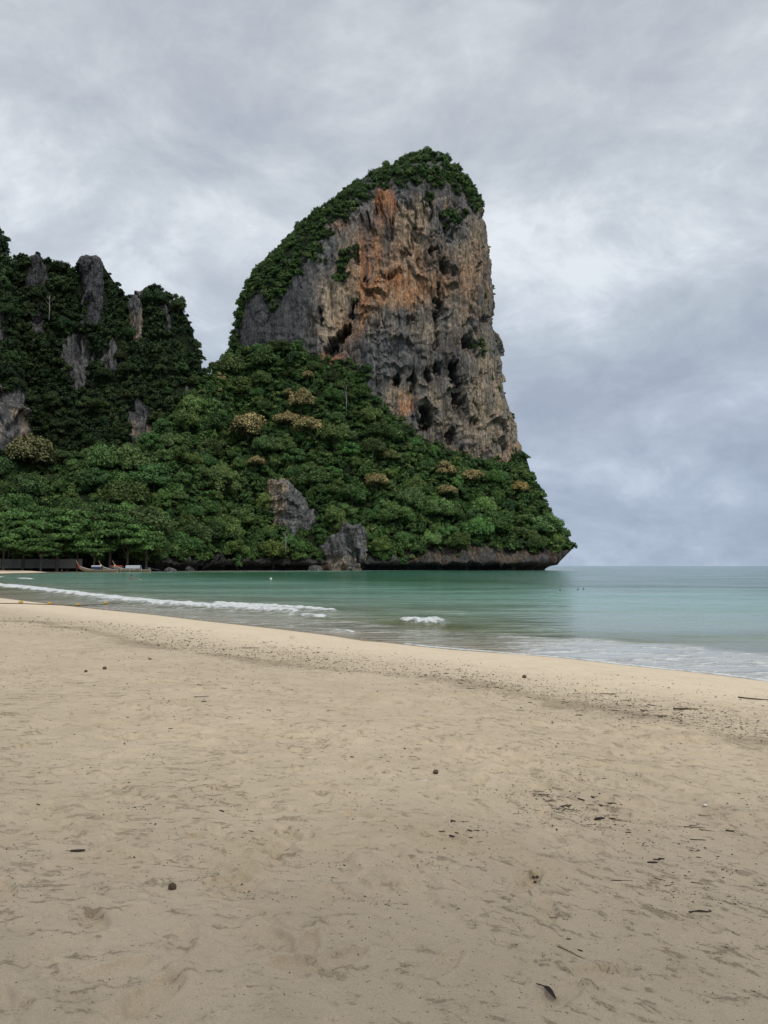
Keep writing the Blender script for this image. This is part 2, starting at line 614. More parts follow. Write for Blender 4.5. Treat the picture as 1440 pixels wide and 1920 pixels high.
    hh = t.math('ADD', t.math('ADD', t.math('MULTIPLY', n2, 0.02), t.math('MULTIPLY', t.math('MULTIPLY', scuff, t.maprange(sh, 3.0, 8.0)), -0.012)), t.math('MULTIPLY', n3, 0.0011))
    bp = t.n('ShaderNodeBump', Strength=0.65, Distance=1.0)
    t.link(hh, bp.inputs['Height'])
    t.link(bp.outputs[0], b.inputs['Normal'])
    add('beach', me, m, kind='structure', label='wide pale sand beach with trampled damp patches in front of the bay')
    # the beach behind and beside the viewer, and the land under the hills
    V = [(-1500, -600, 0.78), (1500, -600, 0.78), (1500, -30, 0.78), (30, -6, 0.78), (3, 2.2, 0.70), (-3, 2.2, 0.70), (-400, 2.2, 0.78)]
    me2 = bpy.data.meshes.new('backshore_ground')
    me2.from_pydata(V, [], [tuple(range(len(V)))])
    add('backshore_ground', me2, m, kind='structure', label='flat dry sand of the upper beach around the viewpoint')
    return m


SAND = build_beach()

# ------------------------------------------------------------------ sea
def build_sea():
    dy = np.concatenate([np.linspace(330, 150, 190)[:-1], np.linspace(150, 8, 380)[:-1], np.linspace(8, 0.35, 40)])
    Yd = CAM_H * FPX / dy
    az = np.linspace(-0.98, 0.98, 760)
    X = Yd[:, None] * np.tan(az)[None, :]
    Y = np.repeat(Yd[:, None], len(az), 1)
    s = -shore_s(X, Y)                     # metres off the waterline
    P = np.stack([X, Y, 0 * X], -1)
    px, py = proj(P)

    def band(line, half, lo=None, hi=None, wob=1.0, seed=0):
        yl = interp(px, line)
        hw = half(px) if callable(half) else half
        tab = np.linspace(-2500, 4000, 6500)
        e = py - yl + wob * hw * 0.45 * np.interp(px, tab, fbm(tab / 26, 0 * tab, 0, seed, 3))
        f = np.clip(1.25 - np.abs(e) / hw, 0, 1)
        if lo is not None or hi is not None:
            jit = 12 * np.interp(px * 0.3 + py * 9, tab, pn(tab / 9, 0 * tab, 0, seed + 3))
        if lo is not None:
            f = f * sstep(lo - 14, lo + 10, px + jit)
        if hi is not None:
            f = f * sstep(hi + 14, hi - 10, px + jit)
        return f
    w1 = [(-300, 1082), (0, 1098), (60, 1104), (140, 1114), (240, 1126), (330, 1134), (430, 1140), (520, 1146), (600, 1151), (640, 1154)]
    w2 = [(-300, 1078), (0, 1093), (60, 1099), (150, 1108)]
    f1 = band(w1, lambda x: interp(x, [(-100, 4.5), (0, 5.0), (200, 6.2), (420, 6.6), (560, 5.5), (640, 3)]), None, 560, 0.8, 1)
    f2 = band([(380, 1132), (440, 1136), (520, 1140), (610, 1146), (660, 1150)], 4.2, 400, 630, 1.0, 2)
    f3 = band([(740, 1165), (780, 1167), (840, 1168)], 4.6, 752, 834, 1.0, 3)
    f4 = band([(550, 1154), (600, 1158), (620, 1158)], 4.0, 562, 612, 1.0, 4)
    f5 = band([(0, 1083), (60, 1086)], 1.6, 32, 58, 0.6, 5)
    f6 = band([(0, 1082.5), (20, 1083)], 1.3, 2, 16, 0.6, 6)
    f7 = band([(620, 1183), (670, 1186)], 2.0, 620, 662, 0.6, 7)
    swell = band([(150, 1108), (300, 1120), (420, 1124), (560, 1131), (700, 1140), (800, 1146), (900, 1150)], 4.0, 240, 860, 1.0, 8) * 0.40
    swell = np.maximum(swell, band([(640, 1156), (720, 1160), (850, 1166), (960, 1172), (1040, 1182)], 5.0, 640, 1040, 1.0, 9) * 0.34)
    foam = np.maximum.reduce([f1, f2, f3, f4, f5, f6, f7])
    foam = foam * np.clip(0.86 + 0.55 * fbm(px / 16, py / 2.4, 0, 17, 3), 0.25, 1)
    wn = fbm(X / 2.2, Y / 2.2, 0, 51, 3)
    edge = np.exp(-((s - 0.16 - 0.10 * wn) / 0.17) ** 2) * sstep(690, 800, px) * 1.0
    edge = np.maximum(edge, np.exp(-((s - 0.2 - 0.3 * wn) / 0.22) ** 2) * 0.42 * sstep(760, 700, px))
    lines = np.exp(-((np.mod(s + 0.5 * wn + 0.012 * px, 2.3) - 0.5) / 0.14) ** 2) * sstep(5.5, 2.0, s) * sstep(0.2, 0.8, s) * 0.5 * sstep(760, 650, px)
    foam = np.maximum(foam, np.maximum(edge, lines * sstep(-0.1, 0.3, fbm(X / 3, Y / 5, 0, 71, 2))))
    lace = sstep(860, 1060, px + 25 * wn) * sstep(5.8, 4.3, s + 0.5 * wn) * sstep(0.1, 0.5, s)
    lace = np.maximum(lace, 0.32 * sstep(-60, 200, px) * sstep(960, 800, px) * sstep(5.5, 3.5, s + wn) * sstep(0.1, 0.4, s))
    lace = np.maximum(lace, 0.45 * sstep(-60, 200, px) * sstep(720, 560, px) * sstep(interp(px, w1) - 14, interp(px, w1) - 3, py + 3 * wn) * sstep(interp(px, w1) + 16, interp(px, w1) + 4, py))
    dist = np.hypot(X, Y)
    ridge = np.maximum.reduce([f1, f2, f3, f4 * 0.8, f5, f6, f7 * 0.4])
    z = 0.22 * ridge * (0.85 + 0.3 * pn(px / 14, py / 4, 0, 91)) + 0.10 * swell
    z = z + 0.035 * fbm(X / 3.5, Y / 2.0, 0, 61, 3) * sstep(2.0, 6.0, s) * sstep(160, 60, dist)
    z = z + 0.02 * lace * np.maximum(fbm(X / 0.8, Y / 0.5, 0, 63, 2), 0)
    me = mesh_np('sea', np.stack([X, Y, z], -1), grid_faces(len(Yd), len(az)))
    attr(me, 'shore', s)
    attr(me, 'foam', np.clip(foam, 0, 1))
    attr(me, 'lace', lace)
    attr(me, 'swell', swell)
    m, t, b, _ = material('sea_water')
    pos = t.n('ShaderNodeNewGeometry').outputs['Position']
    A = lambda n: t.n('ShaderNodeAttribute', {'attribute_name': n}).outputs['Fac']
    sh, fo, la, sw = A('shore'), A('foam'), A('lace'), A('swell')
    nz = t.noise(t.mapping(pos, scale=(0.05, 0.10, 1)), 1.0, 4, 0.55)
    shn = t.math('MULTIPLY', sh, t.maprange(nz, 0.2, 0.8, 0.75, 1.25))
    lg = t.math('DIVIDE', t.math('LOGARITHM', t.math('ADD', shn, 1.0), 10.0), 3.0)
    depth = t.ramp(lg, [(0.0, (0.34, 0.29, 0.215)), (0.16, (0.24, 0.225, 0.155)), (0.28, (0.17, 0.195, 0.115)), (0.40, (0.205, 0.31, 0.245)),
                        (0.52, (0.165, 0.335, 0.26)), (0.61, (0.028, 0.125, 0.066)), (0.75, (0.045, 0.165, 0.125)), (1.0, (0.045, 0.165, 0.155))])  # tint by shore distance, pale middle stops also carry painted sky reflection
    c = t.mix(t.math('MULTIPLY', sw, 0.8), depth, (0.42, 0.50, 0.42))
    # churned sandy water inside the lace of the run-up
    churn = t.noise(t.mapping(pos, scale=(1.1, 2.4, 1)), 1.3, 5, 0.65, 0.8)
    c = t.mix(t.math('MULTIPLY', la, 0.66), c, (0.62, 0.63, 0.61))
    vor = t.n('ShaderNodeTexVoronoi', {'feature': 'DISTANCE_TO_EDGE'}, Scale=0.42)
    wp = t.n('ShaderNodeVectorMath', {'operation': 'ADD'})
    t.link(t.mapping(pos, scale=(0.75, 1.7, 1)), wp.inputs[0])
    wv = t.n('ShaderNodeVectorMath', {'operation': 'SCALE'})
    t.link(t.noise(pos, 1.1, 4, 0.6, 0, 1), wv.inputs[0])
    wv.inputs['Scale'].default_value = 1.5
    t.link(wv.outputs[0], wp.inputs[1])
    t.link(wp.outputs[0], vor.inputs['Vector'])
    net = t.math('MULTIPLY', t.maprange(vor.outputs['Distance'], 0.14, 0.02), t.maprange(churn, 0.40, 0.54))
    net = t.math('MULTIPLY', net, la)
    fn = t.noise(t.mapping(pos, scale=(2.2, 1.2, 3)), 2.2, 6, 0.7)
    ff = t.maprange(t.math('ADD', fo, t.math('MULTIPLY', t.math('SUBTRACT', fn, 0.5), 1.3)), 0.36, 0.72)
    foam_f = t.math('MAXIMUM', ff, t.math('MULTIPLY', net, 1.0))
    c = t.mix(foam_f, c, t.mix(t.maprange(fn, 0.35, 0.65), (0.62, 0.64, 0.62), (0.86, 0.87, 0.86)))
    t.link(c, b.inputs['Base Color'])
    t.link(t.maprange(foam_f, 0, 1, 0.13, 0.9), b.inputs['Roughness'])
    b.inputs['IOR'].default_value = 1.33
    t.link(t.maprange(foam_f, 0, 1, 0.5, 0.1), b.inputs['Specular IOR Level'])
    r1 = t.noise(t.mapping(pos, scale=(0.8, 1.5, 1)), 1.0, 5, 0.6, 0.3)
    r2 = t.noise(t.mapping(pos, scale=(0.10, 0.26, 1)), 1.0, 4, 0.55, 0.2)
    r3 = t.noise(pos, 5.0, 3, 0.6)
    hh = t.math('ADD', t.math('MULTIPLY', r1, t.maprange(t.noise(t.mapping(pos, scale=(0.035, 0.14, 1), loc=(4, 2, 0)), 1.0, 5, 0.62, 0.3), 0.42, 0.66, 0.05, 0.50)), t.math('ADD', t.math('MULTIPLY', r2, 0.28), t.math('MULTIPLY', r3, 0.012)))
    hh = t.math('ADD', hh, t.math('MULTIPLY', t.math('MULTIPLY', fn, foam_f), 0.15))
    bp = t.n('ShaderNodeBump', Strength=1.0, Distance=1.0)
    t.link(hh, bp.inputs['Height'])
    t.link(bp.outputs[0], b.inputs['Normal'])
    add('sea', me, m, kind='structure', label='green to turquoise sea of the bay with small breaking waves')


build_sea()

# ------------------------------------------------------------------ rock solids
GREY = np.array((0.150, 0.148, 0.145))
DGREY = np.array((0.085, 0.086, 0.088))
BUFF = np.array((0.31, 0.245, 0.175))
TAN = np.array((0.42, 0.325, 0.22))
ORANGE = np.array((0.39, 0.20, 0.098))
RUST = np.array((0.33, 0.125, 0.058))


def blend(c, target, f):
    return c + (target - c) * np.clip(f, 0, 1)[..., None]


def super_ring(n, m_front, m_back):
    th = np.linspace(-0.25 * math.pi, 1.25 * math.pi, 4000)
    cx = np.sign(np.cos(th)) * np.abs(np.cos(th)) ** (2 / n)
    cy = np.sign(np.sin(th)) * np.abs(np.sin(th)) ** (2 / n)
    L = np.concatenate([[0], np.cumsum(np.hypot(np.diff(cx), np.diff(cy) * 0.6))])
    q = np.linspace(0, L[-1], m_front)
    fx, fy = np.interp(q, L, cx), np.interp(q, L, cy)
    tb = np.linspace(1.25 * math.pi, 1.75 * math.pi, m_back + 2)[1:-1]
    bx = np.sign(np.cos(tb)) * np.abs(np.cos(tb)) ** (2 / n)
    by = np.sign(np.sin(tb)) * np.abs(np.sin(tb)) ** (2 / n)
    return np.concatenate([fx, bx]), np.concatenate([fy, by])


def rock_relief(P, N, k=1.0, tufa=1.0, seed=0, flute=1.0):
    """relief of weathered limestone: flutes, lumps and overhanging tufa curtains (metres along the normal)"""
    X, Y, Z = P[..., 0], P[..., 1], P[..., 2]
    A = X + 0.55 * Y
    d = 4.2 * fbm(X / 42, Y / 42, Z / 60, 100 + seed, 3)
    d = d + flute * 2.3 * (np.abs(pn(A / 10, 0 * A, Z / 60, 110 + seed)) - 0.3) * 2
    crk = np.abs(pn(A / 8 + 0.6 * pn(A / 6, 0 * A, Z / 12, 117 + seed), 0 * A, Z / 30, 115 + seed))
    d = d - flute * 2.4 * sstep(0.13, 0.0, crk) * sstep(-0.1, 0.3, pn(A / 15, 0 * A, Z / 20, 116 + seed))
    led = pn(A / 13, 0 * A, Z / 4.5, 118 + seed)
    d = d + 0.9 * np.tanh(4 * led) * sstep(0.0, 0.4, pn(A / 20, 0 * A, Z / 25, 119 + seed))
    d = d + flute * 1.15 * fbm(A / 4.2, 0 * A, Z / 34, 120 + seed, 2)
    d = d + flute * 0.85 * pn(A / 1.7, 0 * A, Z / 10, 130 + seed)
    d = d + 1.5 * fbm(X / 11, Y / 11, Z / 13, 140 + seed, 3)
    d = d + 0.85 * fbm(X / 3.0, Y / 3.0, Z / 4.2, 150 + seed, 2)
    for h, amp, sd in ((26.0, 5.4, 1), (14.0, 3.2, 2), (6.5, 1.1, 3)):
        ph = (Z + 1.5 * h * fbm(A / (h * 1.3), 0 * A, Z / (h * 2.2), 160 + sd + seed, 2) + 0.55 * h * pn(A / (h * 0.33), 0 * A, Z / 40, 170 + sd + seed)
              + 0.25 * h * pn(A / (h * 0.12), 0 * A, Z / 18, 175 + sd + seed)) / h
        fr = ph - np.floor(ph)
        amt = sstep(0.0, 0.4, pn(A / 20 + sd * 5.3, Z / 26, 0.0, 180 + seed + sd))
        d = d + tufa * amp * amt * ((1 - fr) ** 1.7 - 0.35)
    return d * k


def tower_solid(rows, yc, b, n=2.6, res=(200, 160), back=24):
    """closed solid of stacked rings. rows: (py, xl, xr) outline; b: half depth as a function of py"""
    rows = sorted(rows)
    ys = np.array([r[0] for r in rows], float)
    py = np.linspace(ys[0], ys[-1], res[1])
    xl = np.interp(py, ys, [r[1] for r in rows])
    xr = np.interp(py, ys, [r[2] for r in rows])
    C, S = super_ring(n, res[0], back)
    cx, a = (xl + xr) / 2, (xr - xl) / 2
    bb = b(py) if callable(b) else np.full_like(py, b)
    PX = cx[:, None] + a[:, None] * C[None, :]
    PY = np.repeat(py[:, None], len(C), 1)
    Y = yc - bb[:, None] * S[None, :]
    # the ring runs right -> front -> left
    return unproj(PX, PY, Y), PX, PY


def close_top(V, F, cols):
    c = V[:cols].mean(0)
    V2 = np.concatenate([V, c[None]])
    k = len(V)
    j = np.arange(cols)
    tri = np.stack([np.full(cols, k), (j + 1) % cols, j, j], -1)
    return V2, tri


def solid_object(name, P, rock, veg, wrap=True, flip=False, **props):
    r, c = P.shape[:2]
    me = mesh_np(name, P, grid_faces(r, c, wrap, flip))
    attr(me, 'rock', rock.reshape(-1, 3), 'FLOAT_COLOR')
    attr(me, 'veg', veg)
    return add(name, me, ROCK, **props)


# ---- the great cliff
CL_L = [(289, 802), (295, 772), (307, 746), (328, 708), (352, 661), (378, 618), (404, 590), (434, 556), (464, 530), (494, 500), (514, 480), (534, 468),
        (564, 452), (604, 441), (640, 436), (660, 434), (760, 424), (930, 405)]
CL_R = [(289, 822), (297, 834), (311, 846), (325, 860), (348, 879), (375, 897), (410, 905), (480, 914), (540, 919), (600, 922), (640, 929), (680, 935),
        (720, 942), (760, 954), (800, 964), (850, 971), (890, 978), (930, 985)]
FRONT = 466.0


def build_cliff():
    ys = np.unique([p[0] for p in CL_L + CL_R])
    rows = [(y, float(interp(y, CL_L)), float(interp(y, CL_R))) for y in ys]
    depth = lambda py: interp(py, [(289, 4), (298, 12), (316, 24), (345, 36), (420, 44), (600, 48), (930, 54)])
    P, PX, PY = tower_solid(rows, 512.0, depth, 2.5, (660, 600), 40)
    N = -grid_normals(P)
    N = np.where((N * (P - np.array([0, 520, 0])))[..., 1:2] < 0, N, N)
    cen = P.mean(1, keepdims=True)
    sgn = np.sign(((P - cen) * N).sum(-1, keepdims=True))
    N = N * np.where(sgn == 0, 1, sgn)
    X, Z = P[..., 0], P[..., 2]
    # vegetation cover
    cap = [(428, 668), (440, 560), (455, 525), (470, 500), (520, 440), (600, 370), (660, 325), (740, 270), (840, 262), (905, 360), (902, 392), (884, 380),
           (862, 352), (838, 346), (800, 342), (766, 350), (738, 350), (706, 356), (690, 376), (668, 392), (640, 404), (622, 430), (604, 448), (592, 474),
           (572, 492), (566, 520), (538, 534), (522, 560), (508, 572), (496, 556), (470, 552), (458, 574), (450, 604), (444, 660)]
    wx = PX + 15 * fbm(PX / 24, PY / 24, 0, 201, 4, 0.6)
    wy = PY + 20 * fbm(PX / 18, PY / 30, 5, 203, 4, 0.6)
    veg = in_poly(wx, wy, cap).astype(float)
    for cx, cy, rx, ry in ((512, 560, 20, 22), (646, 490, 14, 26), (655, 470, 10, 12), (850, 405, 24, 12), (800, 372, 14, 9), (640, 520, 9, 14),
                           (895, 652, 16, 6), (655, 700, 40, 16), (580, 470, 26, 20)):
        veg = np.maximum(veg, (((wx - cx) / rx) ** 2 + ((wy - cy) / ry) ** 2 < 1).astype(float))
    thin = fbm(PX / 20, PY / 16, 0, 207, 3)
    veg = veg * (1 - sstep(0.22, 0.44, thin + 0.25 * sstep(20, -30, PY - interp(PX, [(430, 660), (470, 540), (560, 470), (640, 400), (760, 345), (850, 345), (905, 392)]) + 22)))
    rel = rock_relief(P, N, 0.92, 0.35 + 0.85 * sstep(590, 700, PX), 0)
    rel *= (1 - 0.55 * veg) * (0.55 + 0.45 * sstep(520, 600, PX)) * sstep(289, 335, PY)
    # hollows, clefts and caves (px centre, radii, depth in m)
    holes = [(634, 632, 26, 11, 10, -0.55), (622, 652, 15, 14, 9, 0), (648, 618, 12, 8, 8, -0.4), (745, 712, 8, 10, 10, 0), (800, 782, 15, 24, 11, 0),
             (792, 768, 9, 10, 6, 0), (880, 644, 16, 14, 8, 0.2), (858, 730, 10, 48, 9, 0.04), (852, 690, 12, 20, 7, 0), (846, 818, 9, 14, 6, 0.3),
             (826, 560, 7, 34, 6.5, 0.05), (836, 500, 9, 14, 5, 0.5), (812, 468, 11, 8, 6, 0), (664, 572, 6, 14, 6, 0), (662, 590, 5, 7, 5, 0),
             (600, 590, 6, 16, 5, 0), (775, 715, 7, 18, 6, 0), (805, 700, 6, 16, 6, 0), (820, 690, 6, 14, 5, 0), (705, 392, 2.5, 14, 4, 0),
             (669, 475, 2.5, 22, 3.5, 0), (682, 522, 5, 6, 4, 0.5), (898, 500, 5, 12, 4, 0), (770, 600, 5, 8, 3, 0), (843, 420, 4, 16, 3, 0),
             (890, 790, 10, 14, 4, 0), (893, 756, 10, 8, 4, 0.3), (818, 600, 5, 20, 5, 0.1), (735, 430, 4, 20, 3, 0), (760, 470, 8, 7, 4, 0),
             (915, 598, 8, 9, 4, 0), (820, 640, 5, 18, 4, 0), (870, 850, 8, 12, 4, 0), (905, 700, 6, 12, 3, 0), (780, 410, 4, 22, 3, 0), (808, 385, 4, 26, 3, 0)]
    hx = PX + 9 * fbm(PX / 11, PY / 22, 0, 211, 4, 0.6)
    hy = PY + 12 * fbm(PX / 8, PY / 22, 3, 213, 4, 0.6)
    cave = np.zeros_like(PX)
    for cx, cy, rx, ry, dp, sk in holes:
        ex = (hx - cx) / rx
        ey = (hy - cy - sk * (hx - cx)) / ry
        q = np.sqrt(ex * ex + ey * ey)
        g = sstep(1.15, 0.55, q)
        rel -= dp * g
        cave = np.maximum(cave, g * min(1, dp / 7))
    Pd = P + N * (rel * 1.0)[..., None]
    # rock colours: grey weathered limestone, buff and rust-stained fresh faces
    big = fbm(X / 22, Z / 45, 0, 221, 4)
    st = fbm(X / 3.2, Z / 40, 2, 225, 3)
    lump = fbm(X / 7, Z / 9, 4, 229, 4)
    c = np.broadcast_to(GREY, P.shape).copy()
    right = sstep(765, 850, PX + 26 * lump)
    c = blend(c, BUFF * 0.86, (0.30 + 0.58 * right) * sstep(-0.55, 0.25, lump + 0.5 * st))
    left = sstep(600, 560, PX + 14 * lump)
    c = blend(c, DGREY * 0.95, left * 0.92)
    top = sstep(405, 352, PY + 12 * lump)
    c = blend(c, DGREY * 1.15, top * 0.75)

    def ell(cx, cy, rx, ry, soft=0.5):
        q = np.sqrt(((PX + 10 * lump - cx) / rx) ** 2 + ((PY + 14 * st - cy) / ry) ** 2)
        return sstep(1.0 + soft, 1.0 - soft, q)
    for cx, cy, rx, ry, f in ((770, 430, 30, 60, 0.8), (625, 560, 26, 60, 0.95), (625, 610, 30, 40, 0.8), (735, 620, 18, 16, 0.6), (770, 535, 62, 50, 0.75),
                              (790, 615, 30, 40, 0.5), (735, 760, 26, 40, 0.85), (650, 500, 30, 50, 0.6), (880, 470, 26, 60, 0.5), (790, 400, 12, 30, 0.8),
                              (836, 380, 8, 16, 0.8), (905, 760, 40, 90, 0.55), (960, 830, 14, 36, 0.6), (700, 560, 40, 60, 0.6), (830, 700, 70, 80, 0.25)):
        c = blend(c, TAN, f * ell(cx, cy, rx, ry))
    for cx, cy, rx, ry, f in ((722, 384, 20, 36, 1.0), (720, 500, 70, 90, 0.42), (800, 520, 60, 60, 0.3), (890, 520, 30, 80, 0.28), (690, 470, 26, 46, 0.85), (686, 530, 24, 56, 0.8), (745, 540, 52, 34, 0.85), (664, 640, 22, 36, 0.9),
                              (625, 668, 22, 14, 0.9), (762, 752, 13, 26, 0.95), (725, 800, 26, 20, 0.35), (820, 535, 30, 22, 0.5), (876, 520, 20, 30, 0.3),
                              (640, 420, 20, 16, 0.4), (680, 590, 12, 30, 0.7), (765, 570, 24, 26, 0.6), (838, 385, 7, 14, 0.6), (830, 865, 30, 14, 0.35),
                              (640, 600, 14, 30, 0.35), (960, 850, 12, 20, 0.4)):
        c = blend(c, ORANGE, f * ell(cx, cy, rx, ry) * sstep(-0.9, 0.1, st + 0.5 * lump))
    for cx, cy, rx, ry, f in ((712, 376, 8, 26, 0.9), (738, 382, 6, 26, 0.7), (690, 510, 10, 50, 0.6), (735, 520, 30, 14, 0.55), (668, 655, 14, 16, 0.6), (630, 668, 14, 8, 0.7)):
        c = blend(c, RUST, f * ell(cx, cy, rx, ry) * sstep(-0.7, 0.3, st))
    for cx, cy, rx, ry, f in ((742, 600, 36, 26, 0.85), (700, 655, 60, 40, 0.85), (760, 665, 70, 36, 0.8), (700, 735, 20, 34, 0.9), (758, 362, 18, 24, 0.9),
                              (855, 420, 34, 40, 0.8), (850, 690, 42, 40, 0.55), (690, 430, 16, 40, 0.4), (800, 590, 30, 24, 0.5), (615, 470, 14, 60, 0.9)):
        c = blend(c, GREY * 0.92, f * ell(cx, cy, rx, ry) * sstep(-0.8, 0.0, st + 0.4 * big))
    c = blend(c, DGREY * 0.45, 0.55 * sstep(0.30, 0.75, st + 0.35 * big))
    for cx, cy, rx, ry, f in ((835, 690, 44, 36, 0.75), (860, 745, 24, 40, 0.7), (790, 700, 34, 24, 0.6), (826, 560, 14, 44, 0.65), (830, 490, 34, 16, 0.55),
                              (905, 600, 18, 22, 0.45), (660, 580, 10, 24, 0.6), (600, 590, 10, 24, 0.5), (880, 770, 20, 30, 0.4), (745, 690, 20, 16, 0.4)):
        c = blend(c, np.array((0.045, 0.046, 0.05)), f * ell(cx, cy, rx, ry) * sstep(-0.35, 0.35, st + 0.5 * lump))
    c = blend(c, np.array((0.03, 0.03, 0.032)), 0.8 * cave)  # hollows painted near-black to deepen their shade
    vs = veg * (1 - 0.0)
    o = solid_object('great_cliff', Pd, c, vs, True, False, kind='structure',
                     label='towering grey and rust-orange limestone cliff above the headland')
    return Pd, grid_normals(Pd), veg, PX, PY


CLIFF = build_cliff()


# ---- forested hills (columns of a crest line over a foot line)
def hill_grid(px, crest, base, y0, yc, rows, power, skirt, back=7, seed=0, lump=5.0, lsc=26.0):
    v = np.linspace(0, 1, rows)
    pyc, pyb = interp(px, crest), interp(px, base)
    Y0, Yc = interp(px, y0), interp(px, yc)
    PX = np.repeat(px[None], rows, 0)
    PY = pyb[None] + (pyc - pyb)[None] * v[:, None]
    Y = Y0[None] + (Yc - Y0)[None] * v[:, None] ** power
    P = unproj(PX, PY, Y)
    N = grid_normals(P)
    d = lump * fbm(P[..., 0] / lsc, P[..., 1] / lsc, P[..., 2] / lsc, 300 + seed, 3) * np.sin(np.pi * np.clip(v, 0.02, 1))[:, None] ** 0.6
    return P, N, d, PX, PY, v


def hill_close(P, skirt, back, clamp=None):
    top = P[-1]
    bs = []
    for k in range(1, back + 1):
        q = top.copy()
        q[:, 1] += 9.0 * k
        q[:, 0] *= q[:, 1] / top[:, 1]
        q[:, 2] = np.maximum(top[:, 2] - 1.3 * k * k - 0.5 * k, -2)
        bs.append(q)
    q = bs[-1].copy()
    q[:, 2] = -3
    if clamp:
        for r in bs:
            r[:, 0] = np.minimum(r[:, 0], 86.0 + 1.35 * np.maximum(r[:, 2], 0))
        q[:, 0] = np.minimum(q[:, 0], 84.0)
    bs.append(q)
    sk = []
    for k, (dy_, z) in enumerate(skirt):
        q = P[0].copy()
        q[:, 1] += dy_
        q[:, 0] *= q[:, 1] / P[0][:, 1]
        q[:, 2] = np.minimum(z, P[0][:, 2])
        if clamp and k < 3:
            q[:, 1] += 2.2 * pn(q[:, 0] / 5, q[:, 0] * 0, 0, 640 + k)
            q[:, 2] += (0.8 - 0.2 * k) * pn(q[:, 0] / 4, q[:, 0] * 0, 0, 650 + k)
        if clamp:                      # the tip overhangs the water
            q[:, 0] = np.minimum(q[:, 0], clamp[k])
        sk.append(q)
    return np.concatenate([np.array(sk[::-1]), P, np.array(bs)], 0), len(sk)


def build_foot():
    px = np.linspace(-140, 1074, 620)
    crest = [(-140, 872), (0, 866), (100, 862), (230, 850), (300, 806), (350, 752), (385, 712), (400, 696), (430, 668), (500, 650), (560, 655), (600, 672),
             (650, 700), (690, 740), (740, 786), (800, 830), (860, 858), (920, 864), (950, 868), (968, 850), (985, 852), (1000, 902), (1028, 950),
             (1045, 985), (1060, 1008), (1074, 1024)]
    base = [(-140, 1056), (1000, 1056), (1030, 1057), (1048, 1052), (1062, 1042), (1074, 1027)]
    y0 = [(-140, 326), (133, 318), (190, 322), (260, 330), (330, 350), (420, 386), (520, 394), (900, 398), (1000, 404), (1074, 420)]
    yc = [(-140, 380), (250, 400), (385, 440), (430, 484), (500, 470), (600, 458), (700, 455), (800, 457), (900, 460), (950, 468), (975, 484), (1000, 470), (1074, 428)]
    P, N, d, PX, PY, v = hill_grid(px, crest, base, y0, yc, 300, 0.82, None, seed=1, lump=6.0, lsc=30)
    Z = P[..., 2]
    rockband = sstep(700, 800, PX + 30 * fbm(PX / 40, PY / 40, 0, 5, 2)) * sstep(interp(PX, [(690, 1046), (800, 1028), (900, 1028), (1074, 1038)]) - 6,
                                                                              interp(PX, [(690, 1046), (800, 1028), (900, 1028), (1074, 1038)]) + 5,
                                                                              PY + 30 * fbm(PX / 30, PY / 60, 0, 8, 4, 0.6))
    low = sstep(1043, 1054, PY + 14 * fbm(PX / 22, PY / 50, 0, 9, 3))
    rockband = np.maximum(rockband, low)
    rel = rock_relief(P, N, 0.75, 1.2, 40, 1.2)
    dd = d * (1 - rockband) + rel * rockband + rockband * 1.0
    Pd = P + N * dd[..., None]
    full, ns = hill_close(Pd, [(2.5, 3.0), (6.5, 2.2), (7.5, 0.6), (8.0, -2.5)], 7, (94.0, 90.0, 87.0, 86.0))
    rb = np.zeros(full.shape[:2])
    rb[:ns] = 1
    rb[ns:ns + len(rockband)] = rockband
    Xf, Zf = full[..., 0], full[..., 2]
    lump = fbm(Xf / 6, Zf / 8, 0, 301, 4)
    c = np.broadcast_to(BUFF * 0.42, full.shape).copy()
    c = blend(c, GREY * 0.62, sstep(-0.2, 0.5, lump))
    c = blend(c, ORANGE * 0.5, 0.5 * sstep(0.25, 0.7, fbm(Xf / 5, Zf / 12, 3, 305, 3)))
    c = blend(c, DGREY * 0.7, 0.85 * sstep(20.0, -10.0, Xf))  # left part of the band darkened in colour for the shaded notch
    c = blend(c, DGREY * 0.5, 0.8 * sstep(0.0, 0.45, fbm(Xf / 2.5, Zf / 14, 7, 308, 3)))
    c = blend(c, DGREY * 0.35, sstep(6.2, 2.8, Zf + 2.0 * pn(Xf / 4, Zf / 6, 0, 309)))  # foot of the rock painted darker, adding to the undercut's shade
    solid_object('headland_slope', full, c, 1 - rb, False, False, kind='structure', label='steep forested limestone slope at the foot of the great cliff')
    return Pd, grid_normals(Pd), rockband, PX, PY


